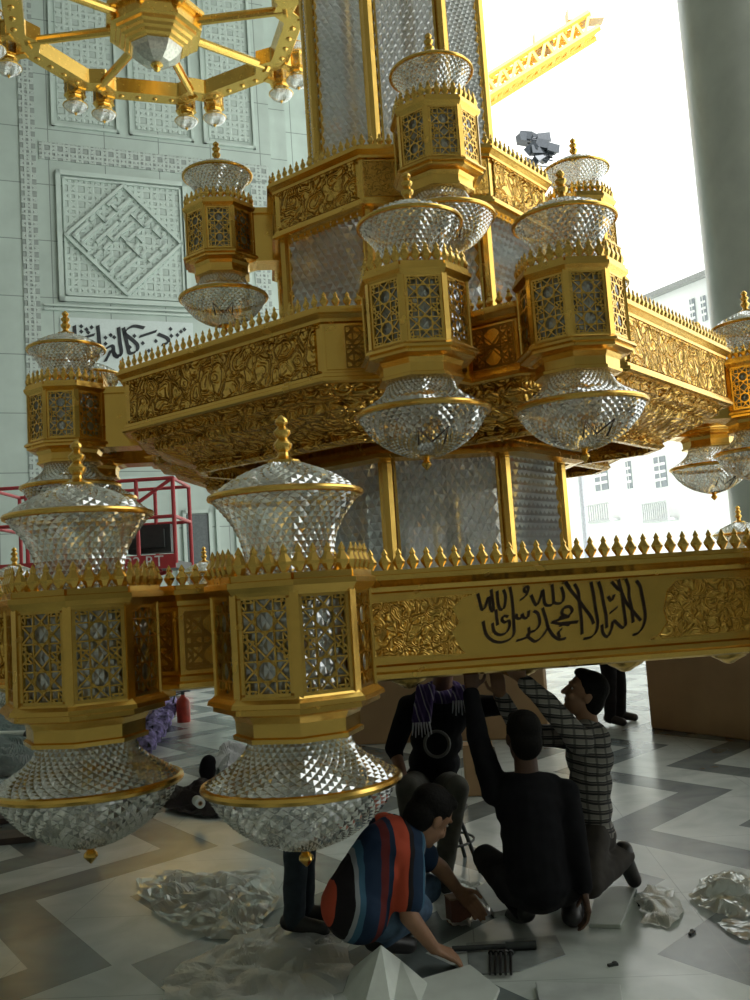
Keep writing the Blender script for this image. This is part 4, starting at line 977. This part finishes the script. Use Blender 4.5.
# ================================================================== ON THE FLOOR
def film_mat(name, col, clear, rough=.25):
    return crystal_mat(name, col, clear, .68, rough)
FILM = film_mat('milky_plastic_film', (.94, .97, .92), .30, .14); FILM_W = film_mat('white_plastic_film', (.90, .93, .88), .06, .35)
def crumple(label, px, h, seed, mat=None, name='plastic_sheet', cat='plastic sheet', group=None, freq=3.2, rise=None, octv=.5):
    pts = [on_floor(*q) for q in px]; c = sum(pts, Vector()) / len(pts); rr = random.Random(seed); n = len(pts); SEG, RG = 72, 20
    off = Vector((rr.uniform(-50, 50), rr.uniform(-50, 50), 0)); vs = []; fs = []
    for j in range(RG + 1):
        f = j / RG
        for i in range(SEG):
            t = i / SEG * n; a = pts[int(t) % n]; b = pts[(int(t) + 1) % n]; e = a.lerp(b, t - int(t)); jag = 1 + .10 * noise.noise(Vector((i * .55, seed, 0)))
            p = c + (e - c) * f * jag
            q = (p + off) * freq; k = abs(noise.noise(q)) * 1.1 + abs(noise.noise(q * 1.9)) * .5 + octv * abs(noise.noise(q * 4.3)) * .25
            z = h * k * (1.15 - .75 * f ** 3) + .006
            if rise: z += rise * max(0, 1 - f * 1.3)
            vs.append(Vector((p.x - c.x + .03 * noise.noise(q * 1.7) , p.y - c.y + .03 * noise.noise(q * 1.9 + Vector((9, 0, 0))), max(.004, z))))
    for j in range(RG):
        for i in range(SEG): fs.append((j * SEG + i, j * SEG + (i + 1) % SEG, (j + 1) * SEG + (i + 1) % SEG, (j + 1) * SEG + i))
    m = MB(); m.keep = True; m.add(vs, fs); o = m.build(name, mat or FILM, None, loc=(c.x, c.y, 0))
    
    return tag(o, label, cat, group)
crumple('crumpled clear plastic sheet lying on the floor left of the jeans legs', [(136, 884), (168, 872), (215, 876), (270, 868), (282, 900), (262, 925), (248, 944), (215, 940), (180, 930), (150, 912)], .085, 3, freq=4)
crumple('large milky plastic sheet spread along the bottom edge of the picture', [(185, 965), (235, 940), (290, 925), (345, 940), (352, 975), (330, 1012), (250, 1030), (175, 1025), (160, 990)], .07, 8, FILM_W, freq=3)
crumple('crumpled yellowish plastic film at the right edge near the bare marble', [(688, 900), (706, 878), (735, 874), (770, 884), (775, 915), (745, 922), (712, 918)], .09, 15, freq=4.5)
crumple('flat plastic film lying below the crumpled film at the right edge', [(715, 925), (750, 912), (775, 920), (775, 940), (745, 942)], .03, 17)
crumple('pale torn plastic piece right of the white board', [(636, 898), (652, 888), (672, 890), (684, 912), (668, 930), (642, 924)], .05, 21, FILM_W, freq=5)
crumple('thin clear plastic wrap between the striped shirt and the black trousers', [(430, 886), (455, 878), (482, 886), (492, 915), (470, 930), (440, 922)], .07, 26, freq=5)
crumple('clear plastic film beside the jeans legs and the striped shirt', [(310, 915), (330, 905), (345, 930), (345, 955), (322, 958), (306, 940)], .06, 31, freq=5)
# folded white sheet standing up at the bottom edge
b0 = on_floor(385, 990); m = MB(); pk = A(381, 945, b0.y + .02) - b0
def rel(px, py, z=0): return on_floor(px, py) - b0 + Vector((0, 0, z))
vs = [pk, rel(343, 993), rel(352, 980, .05), rel(365, 968, .01), rel(392, 1012), rel(420, 1008, .02), rel(428, 990, .03), rel(402, 978, .08), rel(362, 1015)]
m.keep = True; m.add(vs, [(0, 1, 8), (0, 8, 4), (0, 4, 7), (4, 5, 7), (5, 6, 7), (0, 3, 2), (0, 2, 1)]); o = m.build('packing_sheet', plain('white_foam_sheet', (.62, .66, .60), .7, noise_amt=.05), None, loc=b0); md = o.modifiers.new('t', 'SOLIDIFY'); md.thickness = .006
tag(o, 'stiff white packing sheet folded to a peak at the bottom edge', 'packing sheet')
def slab(name, label, cat, px, th, mat, z=0.0, group=None, bev=.004):
    pts = [on_floor(*q) for q in px]; c = sum(pts, Vector()) / len(pts); m = MB(); extrude_poly(m, [p - c for p in pts], (0, 0, 1), th)
    o = m.build(name, mat, None, loc=(c.x, c.y, z)); b = o.modifiers.new('b', 'BEVEL'); b.width = bev; b.segments = 2
    return tag(o, label, cat, group)
BOARD = plain('white_board', (.58, .62, .57), .5, noise_amt=.06, scale=6); MARB = plain('white_marble_offcut', (.52, .55, .52), .35, noise_amt=.12, scale=7); SHEET = plain('dull_sheet_metal', (.30, .33, .32), .4, .2)
slab('white_board', 'white board lying on the floor by the hand of the man in black', 'board', [(597, 891), (637, 889), (621, 929), (589, 928)], .022, BOARD)
slab('marble_slab', 'speckled white marble offcut cut off by the bottom edge', 'slab', [(536, 988), (621, 991), (624, 1012), (540, 1010)], .03, MARB)
slab('foam_sheet', 'white foam sheet lying before the hand of the man in the striped shirt', 'sheet', [(416, 984), (470, 968), (500, 992), (492, 1012), (420, 1012)], .018, BOARD)
slab('metal_sheet', 'dull grey metal sheet under the row of bolts', 'metal sheet', [(466, 944), (556, 936), (566, 956), (520, 972), (470, 976)], .006, SHEET)
slab('foam_piece', 'white foam piece leaning flat behind the knee of the man in black', 'foam piece', [(476, 892), (494, 884), (510, 914), (494, 918)], .03, BOARD)
# rod, bolts and the small brown carton
p, q = on_floor(452, 948, .03), on_floor(536, 944, .03); m = MB(); m.tube([p - p, (q - p) * .66], .013, 10); m.tube([(q - p) * .64, q - p], .021, 10)
o = m.build('socket_wrench', DARKM, None, smooth=True, loc=p + Vector((0, 0, -.004))); tag(o, 'long black bar tool lying across the metal sheet', 'tool')
bolt = None
for i in range(5):
    p, q = on_floor(491 + i * 5, 955, .012), on_floor(490 + i * 5.2, 976, .012)
    if bolt is None:
        m = MB(); d = q - p; m.tube([Vector(), d], .007, 8); m.tube([-d.normalized() * .014, d.normalized() * .004], .0135, 6)
        bolt = m.build('bolt', plain('steel_bolt', (.10, .10, .10), .3, .9), None, loc=p); o = bolt
    else: o = bolt.copy(); C.objects.link(o); o.location = p
    o.location.z = .0205
    tag(o, 'dark steel bolt laid out in the row of five on the grey metal sheet', 'bolt', 'bolts laid out in a row')
g = on_floor(459, 922); o = thing('small_box', 'small reddish brown box beside the green trouser leg', 'box', g, .3)
m = MB(); m.box((0, 0, .065), (.11, .09, .13)); m.build('box_body', plain('reddish_carton', (.16, .06, .035), .7), o); m = MB(); m.box((0, .0, .134), (.115, .095, .008)); m.build('lid', plain('pale_carton_lid', (.26, .17, .11), .7), o)
for i, (x, y, r) in enumerate(((613, 966, .3), (692, 934, .8), (640, 905, 1.2))):
    g = on_floor(x, y); m = MB(); m.box((0, 0, .006), (.05, .015, .012)); m.box((.012, .008, .009), (.02, .014, .012), Matrix.Rotation(.5, 3, 'Z'))
    o = m.build('offcut', DARKM, None, loc=g, ); o.rotation_euler = (0, 0, r); tag(o, ('small dark offcut alone on the marble below the white board', 'small dark offcut beside the yellowish film', 'small dark offcut touching the torn plastic piece')[i], 'offcut')
# --- things behind the left lanterns
p, q = on_floor(-30, 742), on_floor(27, 741); m = MB(); m.tube([Vector(), q - p], .075, 20); o = thing('pipe_roll', 'white pipe with a dark end cap lying behind the leftmost lantern', 'pipe', p + Vector((0, 0, .075)))
m.build('pipe', BOARD, o, smooth=True); m = MB(); d = (q - p).normalized(); m.tube([q - p - d * .0, q - p + d * .22], .082, 20); m.build('end_cap', DARKM, o)
crumple('dark green tarpaulin heaped on the floor at the left edge', [(-25, 724), (0, 716), (28, 720), (38, 745), (30, 775), (0, 778), (-30, 770)], .16, 41, plain('dark_green_tarpaulin', (.03, .06, .055), .5, noise_amt=.15), 'tarpaulin', 'tarpaulin', freq=1.1, octv=0)
for i, (y0, y1) in enumerate(((818, 826), (838, 846))):
    slab('wooden_plank', ('dark wooden plank at the left edge, the one farther from us', 'dark wooden plank at the left edge, the one nearer to us')[i], 'plank', [(-40, y0 + 3), (14 + 16 * i, y0 - 4), (20 + 16 * i, y1 - 4), (-40, y1 + 4)], .05, plain('dark_stained_wood', (.035, .022, .016), .6, noise_amt=.25, scale=8))
crumple('heap of dark clothing on the floor between the two lantern bowls', [(163, 812), (176, 790), (196, 786), (225, 792), (250, 806), (238, 820), (196, 818)], .22, 51, plain('dark_clothing', (.020, .014, .013), .9, noise_amt=.3), 'clothing_heap', 'clothes', freq=3)
g = on_floor(204, 816); o = thing('tape_roll', 'white roll with an open core lying on the dark clothing heap', 'roll', g + Vector((0, -.2, .16)), .4); m = MB()
m.lathe([(.019, -.07), (.042, -.07), (.042, .07), (.019, .07)], 32, m=Matrix.Rotation(PI / 2, 3, 'X') , loop=True); m.build('roll', BOARD, o); m = MB(); m.lathe([(.014, -.072), (.0195, -.072), (.0195, .072), (.014, .072)], 20, m=Matrix.Rotation(PI / 2, 3, 'X'), loop=True); m.build('core', CARD, o)
crumple('bundled white cloth on the marble behind the second lantern bowl', [(212, 768), (222, 752), (250, 750), (262, 764), (250, 780), (224, 782)], .26, 61, plain('white_cloth', (.85, .85, .86), .8, noise_amt=.05), 'cloth_bundle', 'cloth', freq=1.8, octv=0)
g = on_floor(208, 783); m = MB(); ellipsoid(m, Vector((0, 0, .13)), .085, .085, .135); ellipsoid(m, Vector((.02, 0, .21)), .07, .06, .07); o = blob('bag', m, .012, BLACK_CLOTH, None, Vector(), 3, .01); o.location = g; tag(o, 'small black bag standing beside the bundled white cloth', 'bag')
# pole, purple cloth, red extinguisher
p, q = on_floor(112, 752), on_floor(163, 718); q.z = .32; m = MB(); m.tube([Vector((0, 0, .06)), q - p], .055, 12); o = m.build('timber_pole', plain('brown_timber', (.10, .045, .03), .7, noise_amt=.25, scale=5), None, loc=p); tag(o, 'brown timber pole propped behind the leftmost lantern', 'pole')
m = MB(); rr = random.Random(4)
for i in range(16):
    f = i / 15; c = A(168 - 26 * f, 706 + 42 * f, q.y * (1 - f) + p.y * f - .25)
    for k_ in range(3): ellipsoid(m, c + Vector((rr.uniform(-.09, .09), rr.uniform(-.08, .08), rr.uniform(-.05, .05))), rr.uniform(.09, .14), rr.uniform(.08, .12), rr.uniform(.08, .13))
PURP = plain('purple_cloth', (.36, .30, .60), .85, noise_amt=.5, scale=14)
gb = A(155, 728, q.y); gb.z = 0; o = blob('purple_cloth', m, .018, PURP, None, gb, 12, .05); o.location = gb; tag(o, 'purple patterned cloth draped over the brown timber pole', 'cloth')
g = on_floor(184, 722); o = thing('fire_extinguisher', 'small red extinguisher standing alone on the marble behind the recess', 'extinguisher', g)
m = MB(); m.lathe([(.0, 0), (.10, 0), (.105, .02), (.105, .30), (.085, .36), (.04, .39), (.03, .42), (0, .42)], 24); m.build('cylinder', RED2 if 'RED2' in globals() else plain('bright_red_enamel', (.50, .05, .025), .3), o, smooth=True)
m = MB(); m.box((0, 0, .445), (.05, .05, .05)); m.box((.04, 0, .47), (.16, .03, .02)); m.build('valve', DARKM, o); m = MB(); m.tube([(-.03, 0, .44), (-.13, .02, .42), (-.16, .02, .30), (-.14, .02, .12)], .014, 8); m.build('hose', DARKM, o)
tag_ = None

# ================================================================== LIGHT
w = bpy.data.worlds.new('daylight'); sc.world = w; w.use_nodes = True
w.node_tree.nodes['Background'].inputs[0].default_value = (.97, 1, .96, 1); w.node_tree.nodes['Background'].inputs[1].default_value = 1.0
sun_d = bpy.data.lights.new('sun', 'SUN'); sun_d.energy = 6; sun_d.angle = .02; sun = bpy.data.objects.new('sun', sun_d); C.objects.link(sun)
sun.rotation_euler = (math.radians(38), 0, math.radians(30))
vs_ = sc.view_settings; vs_.view_transform = 'Standard'; vs_.look = 'None'; vs_.gamma = 1; vs_.use_curve_mapping = False; vs_.exposure = 1.2
sc.cycles.caustics_reflective = False; sc.cycles.caustics_refractive = False
sc.cycles.transparent_max_bounces = 12; sc.cycles.max_bounces = 8; sc.cycles.diffuse_bounces = 4; sc.cycles.glossy_bounces = 5
